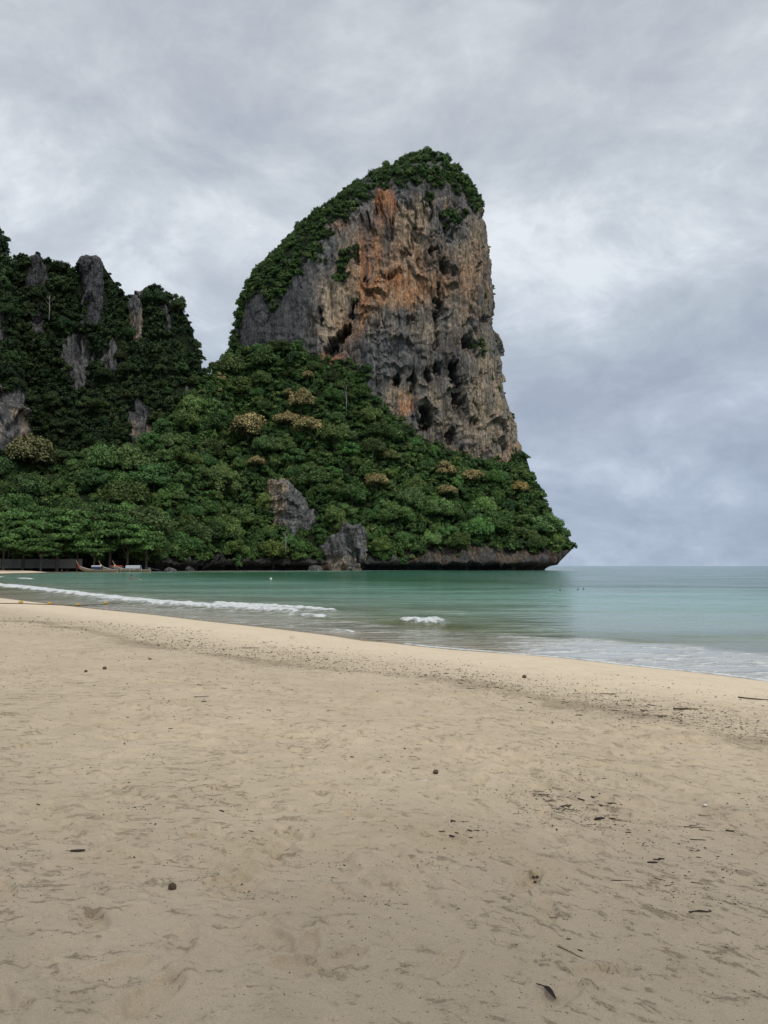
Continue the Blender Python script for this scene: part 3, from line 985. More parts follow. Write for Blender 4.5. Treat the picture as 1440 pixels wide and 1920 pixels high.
def build_hill(name, label, crest, x0, x1, ncol, y0, yc, seed, power=0.8, rockpoly=(), base=1056):
    px = np.linspace(x0, x1, ncol)
    P, N, d, PX, PY, v = hill_grid(px, crest, [(x0, base), (x1, base)], y0, yc, 240, power, None, seed=seed, lump=6.5, lsc=20)
    rock = np.zeros_like(PX)
    wx = PX + 9 * fbm(PX / 9, PY / 30, 0, 60 + seed, 4, 0.6)
    wy = PY + 22 * fbm(PX / 9, PY / 40, 4, 62 + seed, 4, 0.6)
    for poly in rockpoly:
        rock = np.maximum(rock, in_poly(wx, wy, poly).astype(float))
    rel = rock_relief(P, N, 0.8, 1.2, 50 + seed, 1.8)
    Pd = P + N * (d + rock * (rel + 1.6))[..., None]
    full, ns = hill_close(Pd, [(0.5, -2.0)], 7)
    rb = np.zeros(full.shape[:2])
    rb[ns:ns + len(rock)] = rock
    X, Z = full[..., 0], full[..., 2]
    c = np.broadcast_to(GREY * 0.85, full.shape).copy()
    c = blend(c, TAN * 0.85, 0.75 * sstep(0.0, 0.5, fbm(X / 4, Z / 14, 0, 310 + seed, 3)) * sstep(115, 95, Z))
    c = blend(c, DGREY * 0.8, sstep(0.1, 0.6, fbm(X / 2.5, Z / 30, 5, 314 + seed, 3)))
    solid_object(name, full, c, 1 - rb, False, False, kind='structure', label=label)
    return Pd, grid_normals(Pd), rock, PX, PY


FOOTHILL = build_foot()
ROCKS_B = [[(118, 630), (138, 615), (176, 645), (174, 705), (160, 734), (134, 726), (124, 690)],
           [(176, 645), (216, 640), (224, 695), (200, 712)],
           [(234, 775), (262, 745), (288, 780), (286, 835), (262, 872), (232, 872), (244, 820)],
           [(350, 700), (370, 700), (376, 755), (362, 792), (348, 784)],
           [(238, 545), (270, 545), (272, 640), (246, 640)], [(298, 562), (322, 562), (326, 616), (304, 616)], [(60, 590), (82, 590), (80, 640), (62, 640)]]
ROCKS_C = [[(-60, 730), (20, 722), (44, 760), (42, 850), (-60, 862)], [(-60, 560), (14, 560), (16, 650), (-60, 660)]]
HILL_B = build_hill('wooded_hill', 'dark wooded limestone hill with rocky tops left of the great cliff',
                    [(-80, 520), (20, 520), (34, 484), (90, 486), (115, 502), (140, 510), (165, 500), (195, 500), (215, 530), (240, 560), (262, 546), (290, 537), (320, 556),
                     (342, 582), (356, 606), (366, 640), (372, 668), (384, 712), (398, 800), (404, 900)], -80, 404, 380,
                    [(-80, 392), (404, 410)], [(-80, 452), (404, 452)], 2, 0.9, ROCKS_B)
HILL_C = build_hill('near_hill', 'dark steep wooded hillside cut by the left edge of the view',
                    [(-260, 330), (-40, 400), (-10, 428), (4, 446), (14, 480), (22, 540), (34, 640), (42, 720), (50, 800), (56, 900)], -260, 56, 240,
                    [(-260, 350), (56, 366)], [(-260, 400), (56, 400)], 3, 0.9, ROCKS_C)

# ---- free-standing limestone outcrops
def outcrop(rows, yc, b, label, seed, res=(110, 90), colour=GREY, light=None, k=0.5, tufa=0.7, n=2.3):
    P, PX, PY = tower_solid(rows, yc, b, n, res, 16)
    N = grid_normals(P)
    cen = P.mean(1, keepdims=True)
    N = N * np.where(np.sign(((P - cen) * N).sum(-1, keepdims=True)) == 0, 1, np.sign(((P - cen) * N).sum(-1, keepdims=True)))
    rel = rock_relief(P, N, k, tufa, seed, 1.0)
    # horizontal and vertical joints
    Z = P[..., 2]
    jn = np.abs(fbm(P[..., 0] / 7, Z / 2.6, 0.0, 400 + seed, 2))
    rel = rel - 0.6 * sstep(0.07, 0.0, jn) + min(1.0, k * 2) * (1.6 * fbm(P[..., 0] / 3.4, P[..., 1] / 3.4, Z / 20, 420 + seed, 3, 0.55) + 0.7 * fbm(P[..., 0] / 4, P[..., 1] / 4, Z / 4, 430 + seed, 3))
    Pd = P + N * rel[..., None]
    X = P[..., 0]
    lump = fbm(X / 4, Z / 6, 0, 410 + seed, 3)
    c = np.broadcast_to(colour, P.shape).copy()
    c = blend(c, colour * 0.55, sstep(0.0, 0.5, lump))
    if light is not None:
        f = light(PX, PY)
        c = blend(c, TAN * 0.95, f * sstep(-0.5, 0.2, lump))
    me = mesh_np('limestone_outcrop', Pd, grid_faces(*P.shape[:2], True, False))
    # close the top with a fan
    cols = P.shape[1]
    V2 = np.concatenate([Pd.reshape(-1, 3), Pd[0].mean(0)[None] + np.array([[0, 0, 0.4]])])
    F = grid_faces(*P.shape[:2], True, False)
    bpy.data.meshes.remove(me)
    j = np.arange(cols)
    T = np.stack([np.full(cols, len(V2) - 1), (j + 1) % cols, j], -1)
    F3 = np.concatenate([F[:, [0, 1, 2]], F[:, [0, 2, 3]], T])
    me = mesh_np('limestone_outcrop', V2, F3)
    attr(me, 'rock', np.concatenate([c.reshape(-1, 3), colour[None]]), 'FLOAT_COLOR')
    attr(me, 'veg', np.zeros(len(V2)))
    add('limestone_outcrop', me, ROCK, label=label, category='rock', group='limestone outcrops')
    return Pd


outcrop([(474, 66, 74), (480, 58, 84), (500, 48, 94), (530, 41, 99), (560, 38, 102), (590, 36, 104)], 455, 10, 'broad grey rock tower on the dark hill, nearest the left edge', 1, colour=DGREY * 1.05, k=0.7)
outcrop([(480, 160, 180), (485, 153, 188), (498, 149, 195), (530, 147, 199), (575, 144, 201), (610, 142, 204)], 450, 11, 'tall squared grey rock pillar standing up on the dark hill crest', 2, colour=DGREY * 1.05, k=0.6)
outcrop([(553, 248, 260), (562, 243, 267), (585, 242, 269), (610, 243, 270), (640, 246, 270)], 450, 9, 'small buff and grey rock face under the rounded wooded hilltop', 3, (70, 60),
        light=lambda x, y: sstep(575, 595, y))
outcrop([(902, 512, 526), (906, 508, 545), (918, 506, 562), (935, 507, 576), (952, 509, 590), (968, 513, 601), (985, 515, 606), (1000, 514, 604), (1030, 512, 600)], 422, 15,
        'leaning grey rock with a pale left face above the green shore', 4, (150, 120), colour=GREY * 1.1, light=lambda x, y: sstep(548, 522, x + (y - 950) * 0.1), k=0.75)
outcrop([(990, 655, 666), (998, 646, 674), (1010, 632, 680), (1022, 608, 683), (1034, 600, 684), (1048, 597, 686), (1058, 602, 682), (1064, 612, 676), (1071, 612, 676)], 406, 12,
        'cracked grey shoreline rock with a dark cleft on its left', 5, (130, 90), colour=GREY * 1.05, light=lambda x, y: 0.6 * sstep(1035, 1050, y), k=0.9, n=1.9)
outcrop([(914, 950, 958), (922, 948, 968), (940, 950, 971), (960, 952, 974)], 456, 6, 'small grey rock face among bushes near the headland tip', 6, (60, 50))
outcrop([(1061, 582, 600), (1064, 577, 606), (1070, 576, 607)], 383, 3, 'low flat boulder at the waterline below the dark cleft', 7, (50, 20), k=0.15, tufa=0.2)
outcrop([(1064.5, 312, 322), (1067, 308, 330), (1072, 306, 333)], 322, 2.0, 'low pale boulder at the waterline beside the boats', 8, (40, 16), k=0.1, tufa=0.2, colour=GREY * 1.0)
outcrop([(1063, 352, 358), (1066, 349, 364), (1071, 348, 366)], 330, 2.0, 'small boulder at the waterline under the green slope', 9, (40, 16), k=0.1, tufa=0.2, colour=GREY * 0.9)
print('structure done')
# ------------------------------------------------------------------ plants
def unit(v):
    return v / (np.linalg.norm(v, axis=-1, keepdims=True) + 1e-9)


def leaf_mesh(name, C, N, size, tone, aspect=1.7, rng=RNG):
    """diamond-shaped leaf sprays at points C facing N"""
    n = len(C)
    N = unit(N)
    t = unit(np.cross(N, unit(rng.normal(size=(n, 3)))))
    b = np.cross(N, t)
    s = size[:, None]
    bend = N * s * rng.uniform(-0.15, 0.25, (n, 1))
    V = np.stack([C - t * s * 0.5 * aspect, C + b * s * 0.5 + bend, C + t * s * 0.5 * aspect, C - b * s * 0.5 + bend], 1)
    F = np.arange(n * 4).reshape(n, 4)
    me = mesh_np(name, V.reshape(-1, 3), F, smooth=False)
    attr(me, 'tone', np.repeat(tone, 4))
    return me


def clump_points(rng, n, centre, radius, flat=0.75, low=-0.45, fuzz=(0.55, 1.14)):
    d = unit(rng.normal(size=(n * 2, 3)))
    d = d[d[:, 2] > low][:n]
    p = centre + d * radius * (fuzz[0] + (fuzz[1] - fuzz[0]) * rng.uniform(0, 1, (len(d), 1)) ** 0.7) * np.array([1, 1, flat])
    return p, d


def crown_shape(seed, rx, rz, n_clump, per, leaf, flat=0.72, layered=False, spread=0.4, fuzz=(0.55, 1.14)):
    rng = np.random.default_rng(seed)
    Cs, Ns, Ss, Ts, centres = [], [], [], [], []
    off = rng.uniform(-0.12, 0.12, 2) * rx
    for k in range(n_clump):
        d = unit(rng.normal(size=3))
        d[2] = abs(d[2]) * 1.1 - 0.28
        d = unit(d)
        rr = rng.uniform(0.52, 0.92)
        c = d * np.array([rx, rx, rz]) * rr
        c[:2] += off * max(0, d[2])
        if layered:
            c[2] = np.round(c[2] / (rz * 0.34)) * rz * 0.34 + rng.normal() * 0.05 * rz
        r = rx * rng.uniform(0.20, 0.20 + spread * 0.55)
        p, dn = clump_points(rng, int(per * (r / (0.31 * rx)) ** 1.6) + 8, c, r, flat * (0.55 if layered else 1.0), fuzz=fuzz)
        nn = unit(dn * 0.9 + rng.normal(size=dn.shape) * 0.45 + np.array([0, 0, 0.18]))
        Cs.append(p)
        Ns.append(nn)
        Ss.append(leaf * rng.uniform(0.6, 1.35, len(p)))
        Ts.append(np.clip(rng.normal(0.5 + rng.normal() * 0.17, 0.18, len(p)) + 0.10 * dn[:, 2], 0, 1))
        centres.append(c)
    return np.concatenate(Cs), np.concatenate(Ns), np.concatenate(Ss), np.concatenate(Ts), centres, rng


def trunk_shape(name, height, r0, centres, seed, crown_z):
    rr = random.Random(seed)

    def build(bm):
        bend = [rr.uniform(-0.5, 0.5) for _ in range(4)]
        pts, rad_ = [], []
        for k in range(6):
            f = k / 5
            pts.append((bend[0] * math.sin(f * 2.2) * 1.2, bend[1] * math.sin(f * 2.0) * 1.2, -2.5 + (height + 2.5) * f))
            rad_.append(r0 * (1.25 - 0.75 * f))
        tube(bm, pts, rad_, 7)
        top = Vector(pts[-1])
        for c in centres[:7]:
            e = Vector((c[0], c[1], c[2] + crown_z))
            m = top.lerp(e, 0.5) + Vector((0, 0, -0.6))
            st = Vector(pts[rr.choice((3, 4))])
            tube(bm, [st, st.lerp(m, 0.6) + Vector((0, 0, 0.3)), e], [r0 * 0.42, r0 * 0.3, r0 * 0.12], 5)
    return bm_mesh(name, build)


class Kind:
    def __init__(self, name, seed, rx, rz, n_clump, per, leaf, height, r0, layered=False, bloom=False, bark=BARK, flat=0.72):
        self.h = height
        self.rx, self.rz = rx, rz
        C, N, S, T, cen, rng = crown_shape(seed, rx, rz, n_clump, per, leaf, flat, layered)
        C = C + np.array([0, 0, height])
        self.bloom = None
        if bloom:
            up = (N[:, 2] > -0.25) & (C[:, 2] > height - 0.45 * rz) & (rng.uniform(size=len(C)) < 0.85)
            self.bloom = leaf_mesh('blossom', C[up] + N[up] * 0.25, N[up], S[up] * 0.85, T[up], 1.3, rng)
            self.bloom.materials.append(LEAF)
            keep = ~up | (rng.uniform(size=len(C)) < 0.35)
            C, N, S, T = C[keep], N[keep], S[keep], T[keep]
        self.crown = leaf_mesh('crown', C, N, S, T, 1.6, rng)
        self.crown.materials.append(LEAF)
        self.trunk = trunk_shape('trunk', height, r0, cen, seed, height)
        self.trunk.materials.append(bark)
        self.name = name


ROUND = [Kind('forest_tree', 20 + i, 5.6 + 0.5 * (i % 3), 5.4 + 0.8 * (i % 2), 26 + 4 * i, 150, 0.50, 6.0, 0.26, flat=0.85) for i in range(6)]
BUSHY = [Kind('forest_tree', 40 + i, 6.2, 5.2, 56, 95, 0.47, 5.2, 0.26, flat=0.95) for i in range(4)]
SPREAD = [Kind('shore_tree', 60 + i, 8.0, 7.0, 78, 80, 0.60, 9.5, 0.45, layered=True) for i in range(4)]
SPARSE = [Kind('shore_tree', 70 + i, 7.0, 6.5, 40, 26, 0.40, 15.0, 0.3) for i in range(2)]  # thin crowns for the unseen trees added to shade the near sand
BLOOM = [Kind('flowering_tree', 80 + i, 5.8, 4.6, 38, 150, 0.50, 6.5, 0.3, bloom=True, flat=0.95) for i in range(3)]


COUNTED = {}
LAST = [None]
ORD = ['first', 'second', 'third', 'fourth', 'fifth', 'sixth', 'seventh', 'eighth', 'ninth', 'tenth', 'eleventh', 'twelfth', 'thirteenth', 'fourteenth', 'fifteenth', 'sixteenth']


def single_out():
    """give each of a set of look-alikes its own place in the set"""
    for base, items in COUNTED.items():
        n = len(items)
        if n == 1:
            items[0][0]['label'] = 'only ' + base
            continue
        nb = 1 if n <= 8 else (2 if n <= 16 else (3 if n <= 30 else 4))
        names = {1: [''], 2: ['upper', 'lower'], 3: ['upper', 'middle', 'lower'], 4: ['topmost', 'upper', 'lower', 'lowest']}[nb]
        items = sorted(items, key=lambda q: q[2])
        for k in range(nb):
            part = sorted(items[k * n // nb:(k + 1) * n // nb], key=lambda q: q[1])
            for i, (o, _, _) in enumerate(part):
                end = 'leftmost' if i == 0 else ('rightmost' if i == len(part) - 1 else f'{ORD[min(i, 15)]} from left')
                o['label'] = f'{base}, {end}' + (f' in {names[k]} band' if nb > 1 else '')


def plant(kind, loc, scale, rotz, tilt, colour, label, group, category='tree', bloom=None, name=None):
    e = bpy.data.objects.new(name or kind.name, None)
    e.empty_display_size = 1.0
    COL.objects.link(e)
    e.location = loc
    e.rotation_euler = (tilt[0], tilt[1], rotz)
    e.scale = (scale * random.uniform(0.82, 1.2), scale * random.uniform(0.85, 1.15), scale * random.uniform(0.85, 1.2))
    LAST[0] = e
    e['label'] = label
    e['category'] = category
    if group:
        e['group'] = group
    tk = add('trunk', kind.trunk, parent=e)
    cr = add('crown', kind.crown, parent=e)
    cr.color = (*colour, 1)
    if kind.bloom is not None:
        bl = add('blossom', kind.bloom, parent=e)
        bl.color = (*(bloom or (0.40, 0.315, 0.155)), 1)
    return e


# skyline that the plants may reach but not pass (photo outline of each mass)
SKY_FOOT = [(-200, 830), (0, 838), (120, 838), (230, 835), (300, 790), (350, 735), (385, 688), (400, 670), (430, 648), (500, 634), (560, 640), (590, 668), (610, 690), (640, 690), (690, 715),
            (700, 755), (760, 806), (800, 836), (850, 858), (920, 868), (952, 878), (968, 868), (976, 824), (986, 836), (1000, 888), (1012, 906), (1030, 934), (1034, 960), (1046, 984), (1062, 992), (1073, 1010), (1090, 1060)]
SKY_B = [(-100, 470), (32, 466), (48, 458), (92, 470), (112, 486), (138, 498), (150, 488), (204, 490), (236, 536), (262, 526), (290, 522), (320, 540), (345, 570), (364, 600), (374, 640),
         (384, 676), (396, 700), (404, 800), (420, 1000)]
SKY_C = [(-260, 300), (-20, 400), (0, 416), (12, 442), (22, 462), (30, 520), (40, 620), (48, 720), (60, 860), (70, 1000)]
KEEP_CLEAR = [[(508, 916), (530, 908), (548, 912), (578, 938), (602, 964), (596, 980), (572, 986), (520, 990), (512, 950)],
              [(606, 1030), (646, 1012), (676, 1004), (680, 1062), (604, 1062)], [(574, 985), (592, 985), (596, 1040), (582, 1046)],
              [(955, 915), (972, 925), (970, 940), (955, 935)]]
CLEAR_B = [[(44, 504), (60, 478), (86, 480), (96, 520), (94, 540), (44, 544)], [(148, 496), (194, 496), (198, 568), (148, 572)],
           [(247, 562), (264, 562), (266, 594), (248, 596)], [(130, 652), (156, 650), (160, 696), (142, 708)], [(250, 785), (276, 785), (276, 820), (250, 848), (252, 815)],
           [(355, 728), (366, 728), (364, 766), (356, 766)], [(184, 660), (208, 657), (210, 684), (194, 686)]]
CLEAR_C = [[(-30, 735), (36, 735), (40, 848), (-30, 848)]]


def weights(P):
    du = np.gradient(P, axis=1)
    dv = np.gradient(P, axis=0)
    a = np.linalg.norm(np.cross(du, dv), axis=-1)
    return a


def fits(pt, h, r, sky, clears, tol=3.0, vtol=None):
    """does a crown of radius r centred h above pt stay inside the outline and off the bare rock?"""
    q = np.array([[0, 0, h + r * 0.95], [-r * 0.95, 0, h], [r * 0.95, 0, h], [-0.65 * r, 0, h + r * 0.5], [0.65 * r, 0, h + r * 0.5], [0, 0, h], [0, 0, h - 0.6 * r]]) + pt
    x, y = proj(q)
    if (y[:5] < interp(x[:5], sky) - tol).any():
        return False
    for c in clears:
        if in_poly(x[1:], y[1:], c).any() or in_poly(x[:1], y[:1] + 3, c).any():
            return False
    return True


PLACED = []
FLOWERS = []


def nearest(hill, px, py):
    P, N, rock, PX, PY = hill
    k = np.argmin((PX - px) ** 2 + (PY - py) ** 2)
    return P.reshape(-1, 3)[k], N.reshape(-1, 3)[k]


def flowering(px, py, r_px, where, hill=None, colour=(0.050, 0.075, 0.026), bloom=None, what='cream-brown flowering tree'):
    hill = hill or FOOTHILL
    p, n = nearest(hill, px, py)
    k = random.choice(BLOOM)
    sc = r_px * p[1] / FPX / 5.2
    up = unproj(px, py, p[1] - 6.5)
    base = up - np.array([0, 0, k.h * sc])
    plant(k, base, sc, random.uniform(0, 6.28), (0, 0), colour, f'{what} {where}', 'flowering trees of the forest', bloom=bloom)
    FLOWERS.append((px, py, r_px, p[1]))
    PLACED.append((base, 4.5 * sc))


for a in ((466, 812, 30, 'with the widest crown, on the slope below the cliff'), (536, 785, 20, 'left of the roundest pale crown, mid slope'),
          (577, 799, 27, 'with the roundest pale crown, mid slope'), (566, 758, 20, 'highest of the mid-slope flowering cluster'),
          (411, 712, 11, 'small, in the gap between hill and cliff'), (408, 733, 8, 'smallest, just under the gap between hill and cliff'),
          (578, 704, 9, 'small, high up by the cave in the cliff'), (541, 738, 8, 'small, standing alone left of the mid-slope cluster'),
          (838, 884, 17, 'near the foot of the cliff, left of a darker pair'), (884, 893, 19, 'near the foot of the cliff, right of a paler one'),
          (838, 922, 15, 'lower on the headland, under the pair below the cliff'), (480, 866, 14, 'low on the slope above the leaning rock'),
          (706, 905, 17, 'lower slope, right of the leaning rock')):
    flowering(*a)
flowering(974, 920, 15, 'near the headland tip beside a small rock', bloom=(0.46, 0.32, 0.12), what='golden-brown flowering tree')
flowering(62, 862, 38, 'behind the shore trees at the left', bloom=(0.22, 0.21, 0.10), what='olive flowering tree', colour=(0.045, 0.058, 0.026))
flowering(735, 858, 13, 'under the sloping foot of the cliff', bloom=(0.22, 0.23, 0.09), what='yellow-green flowering tree')


def where_foot(x, y):
    if x < 290:
        return 'above the boats' if y > 930 else 'under the dark hill'
    if y < 720:
        return 'high against the cliff wall'
    if x < 500:
        return 'left of the leaning rock' if y > 860 else 'below the gap'
    if x < 700:
        return 'around the leaning rock' if y > 860 else 'mid slope under the cave'
    if x < 880:
        return 'below the cliff foot' if y < 940 else 'above the overhanging shore'
    return 'towards the headland tip'


def tone_word(c):
    l = c[1]
    return 'bright green' if l > 0.178 else ('mid green' if l > 0.12 else 'dark green')


def scatter_trees(hill, n_try, n_max, rmin, sky, clears, colour, where, kinds, grp, size=(0.7, 1.2), seed=1, rock_max=0.3, ymin=None):
    P, N, rock, PX, PY = hill
    rng = np.random.default_rng(seed)
    wgt = weights(P) * (rock < rock_max) * ((N[..., 1] < 0.35) | (N[..., 2] > 0.3))
    wgt = wgt * ((PX > -60) & (PX < 1100))
    if ymin is not None:
        wgt = wgt * (PY < ymin)
    wgt = wgt.ravel() / wgt.sum()
    idx = rng.choice(wgt.size, n_try, p=wgt)
    Pf, Nf = P.reshape(-1, 3), N.reshape(-1, 3)
    cnt = 0
    for i in idx:
        if cnt >= n_max:
            break
        p, n = Pf[i], Nf[i]
        sc = rng.uniform(*size)
        if any(np.sum((p - q) ** 2) < (rmin * max(sc, 0.7)) ** 2 for q, _ in PLACED):
            continue
        k = kinds[rng.integers(len(kinds))]
        steep = 1 - max(0.0, n[2])
        base = p + np.array([n[0], n[1], 0]) * (0.6 + 1.2 * steep) * sc - np.array([0, 0, 3.0 * sc * (0.5 + steep)])
        ok = False
        for f in (1.0, 0.78, 0.6, 0.45):
            if fits(base, k.h * sc * f, k.rx * sc * f, sky, clears):
                ok = True
                sc *= f
                break
        if not ok:
            continue
        cx, cy = proj(base + np.array([0, 0, k.h * sc]))
        rp = k.rx * sc * FPX / base[1]
        if any((cx - fx) ** 2 + (cy - fy) ** 2 < (0.80 * fr + 0.55 * rp) ** 2 for fx, fy, fr, fd in FLOWERS):
            continue
        col = colour(cx, cy, rng)
        wh = where(cx, cy)
        plant(k, base, sc, rng.uniform(0, 6.28), (-n[1] * -0.12 * steep, n[0] * 0.12 * steep), col,
              '', f'{tone_word(col)} forest trees {wh}')
        COUNTED.setdefault((f'{tone_word(col)} forest tree {wh}'), []).append((LAST[0], float(cx), float(cy)))
        PLACED.append((p, 5 * sc))
        cnt += 1
    print('trees', grp, cnt)


def col_foot(x, y, rng):
    g = 0.138 + 0.060 * sstep(300, 900, x) * sstep(680, 900, y) - 0.028 * sstep(760, 660, y)
    g *= rng.choice([0.6, 0.75, 0.9, 1.0, 1.1, 1.3]) * rng.uniform(0.85, 1.15)
    y_ = rng.uniform(0.46, 0.74)
    return (g * y_, g, g * rng.uniform(0.26, 0.37))


def col_shaded(x, y, rng):
    g = 0.072 * rng.choice([0.65, 0.85, 1.0, 1.2, 1.5]) * rng.uniform(0.85, 1.15)  # shade of the left hills put into the leaf colour
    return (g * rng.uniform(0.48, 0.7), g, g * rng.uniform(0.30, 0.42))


def where_b(x, y):
    if y < 620:
        return 'among the rock towers' if x < 230 else 'on the dark rounded hilltop'
    return 'on the dark hill face' if x < 230 else 'on the dark hill right flank'


# hand-placed shore trees behind the little beach
SHORE_TREES = [(-30, 302, 1.5), (8, 300, 1.15), (42, 309, 1.5), (78, 304, 1.05), (108, 313, 1.62), (146, 318, 1.35), (176, 316, 1.0),
               (206, 322, 1.5), (240, 323, 1.25), (275, 330, 1.1), (128, 322, 1.85), (60, 322, 1.8), (20, 322, 1.7)]
SWORDS = ['leftmost, cut by the picture edge', 'over the left end of the pale wall', 'second along the pale wall', 'over the middle of the pale wall',
          'with the broadest crown above the pale wall', 'above the walking person', 'lowest, right of the walking person', 'over the red-tailed boat prow',
          'above the middle of the moored boats', 'above the stern of the moored boats', 'rising behind the broadest crown', 'rising behind the pale wall',
          'tall, far left behind the others']
for i, ((x, Y, sc), wds) in enumerate(zip(SHORE_TREES, SWORDS)):
    X = (x - 720) / FPX * Y
    g = random.choice([0.12, 0.14, 0.165])
    k = SPREAD[i % 4]
    sc *= 0.86
    plant(k, (X, Y, 1.0), sc, random.uniform(0, 6.28), (0, 0), (g * 0.52, g, g * 0.28), f'spreading green shore tree {wds}', 'shore trees behind the small beach', name='shore_tree')
    PLACED.append((np.array((X, Y, 1.0)), 6))

# unseen trees added behind the viewpoint to shade the near sand
for i, (X, Y, sc) in enumerate(((-8.0, -12.0, 1.0), (-1.0, -13.0, 1.1), (6.0, -11.5, 1.0), (13.0, -14.5, 1.0))):
    plant(SPARSE[i % 2], (X, Y, 0.7), sc, 1.3 * i, (0, 0), (0.05, 0.09, 0.03), 'tall open-crowned tree, unseen, added to shade the near sand, ' + ORD[i] + ' of its row',
          'unseen trees added for shade', name='shore_tree')
scatter_trees(FOOTHILL, 9000, 212, 8.2, SKY_FOOT, KEEP_CLEAR, col_foot, where_foot, ROUND + BUSHY, 'foot', (0.55, 1.55), 3)
scatter_trees(HILL_B, 5000, 78, 9.0, SKY_B, CLEAR_B, col_shaded, where_b, ROUND[:4] + BUSHY, 'hill', (0.5, 1.0), 4, ymin=960)
scatter_trees(HILL_C, 1500, 16, 9.5, SKY_C, CLEAR_C, col_shaded, lambda x, y: 'on the left edge hillside', ROUND[:3] + BUSHY[:2], 'near', (0.5, 1.0), 5, ymin=960)


# dead pale trees
def dead_tree(px, py, h, label, Y=None):
    p, n = nearest(FOOTHILL, px, py)
    if Y:
        p = unproj(px, py, Y)
    rr = random.Random(int(px))

    def build(bm):
        tube(bm, [(0, 0, -2), (0.2, 0, h * 0.4), (-0.1, 0.1, h * 0.75), (0.3, 0, h)], [0.32, 0.26, 0.18, 0.06], 6)

    def limbs(bm):
        for k in range(5):
            z = h * rr.uniform(0.5, 0.85)
            a = rr.uniform(0, 6.28)
            l = h * rr.uniform(0.15, 0.3)
            tube(bm, [(0, 0, z), (math.cos(a) * l * 0.5, math.sin(a) * l * 0.5, z + l * 0.5), (math.cos(a) * l * 0.8, math.sin(a) * l * 0.8, z + l)], [0.14, 0.1, 0.04], 5)
    e = bpy.data.objects.new('dead_tree', None)
    COL.objects.link(e)
    e.location = p + np.array([0, -5.5, 0])
    e['label'] = label
    e['category'] = 'tree'
    e['group'] = 'bare pale trees'
    add('trunk', bm_mesh('bare_trunk', build), PALE_BARK, parent=e)
    add('branch', bm_mesh('bare_branch', limbs), PALE_BARK, parent=e)


dead_tree(651, 768, 13, 'bare pale tree trunk standing on the slope below the grey cliff')
dead_tree(100, 600, 12, 'bare pale tree beside the dark hill rock towers', 418)
dead_tree(538, 1030, 9, 'bare branching shrub below the leaning rock', 386)


# ---- shrubs, creepers and undergrowth: one mass per slope
def shrub_sources(name, mat, n, leaf, per, seed, flat=0.85):
    colc = bpy.data.collections.new(name)
    for i in range(n):
        C, N, S, T, cen, rng = crown_shape(seed + i, 1.0, 0.9 + 0.35 * (i % 3), 7, per, leaf, flat, False, 0.75, (0.25, 1.3))
        me = leaf_mesh('shrub', C, N, S, T, 1.7, rng)
        me.materials.append(mat)
        colc.objects.link(bpy.data.objects.new('shrub_shape', me))
    return colc


SRC_SHRUB = shrub_sources('shrub_shapes', SHRUB, 5, 0.25, 26, 500)
SRC_CREEP = shrub_sources('creeper_shapes', CREEP, 5, 0.25, 26, 520)


def scatter_group(collection):
    g = bpy.data.node_groups.new('plant_scatter', 'GeometryNodeTree')
    g.interface.new_socket('Geometry', in_out='INPUT', socket_type='NodeSocketGeometry')
    g.interface.new_socket('Geometry', in_out='OUTPUT', socket_type='NodeSocketGeometry')
    N = g.nodes
    i, o = N.new('NodeGroupInput'), N.new('NodeGroupOutput')
    ci = N.new('GeometryNodeCollectionInfo')
    ci.inputs['Collection'].default_value = collection
    ci.inputs['Separate Children'].default_value = True
    ci.inputs['Reset Children'].default_value = True
    iop = N.new('GeometryNodeInstanceOnPoints')
    iop.inputs['Pick Instance'].default_value = True
    rot = N.new('GeometryNodeInputNamedAttribute')
    rot.data_type = 'FLOAT_VECTOR'
    rot.inputs[0].default_value = 'rot'
    scl = N.new('GeometryNodeInputNamedAttribute')
    scl.data_type = 'FLOAT_VECTOR'
    scl.inputs[0].default_value = 'scl'
    e2r = N.new('FunctionNodeEulerToRotation')
    g.links.new(rot.outputs[0], e2r.inputs[0])
    g.links.new(i.outputs[0], iop.inputs['Points'])
    g.links.new(ci.outputs[0], iop.inputs['Instance'])
    g.links.new(e2r.outputs[0], iop.inputs['Rotation'])
    g.links.new(scl.outputs[0], iop.inputs['Scale'])
    g.links.new(iop.outputs[0], o.inputs[0])
    return g


G_SHRUB, G_CREEP = scatter_group(SRC_SHRUB), scatter_group(SRC_CREEP)


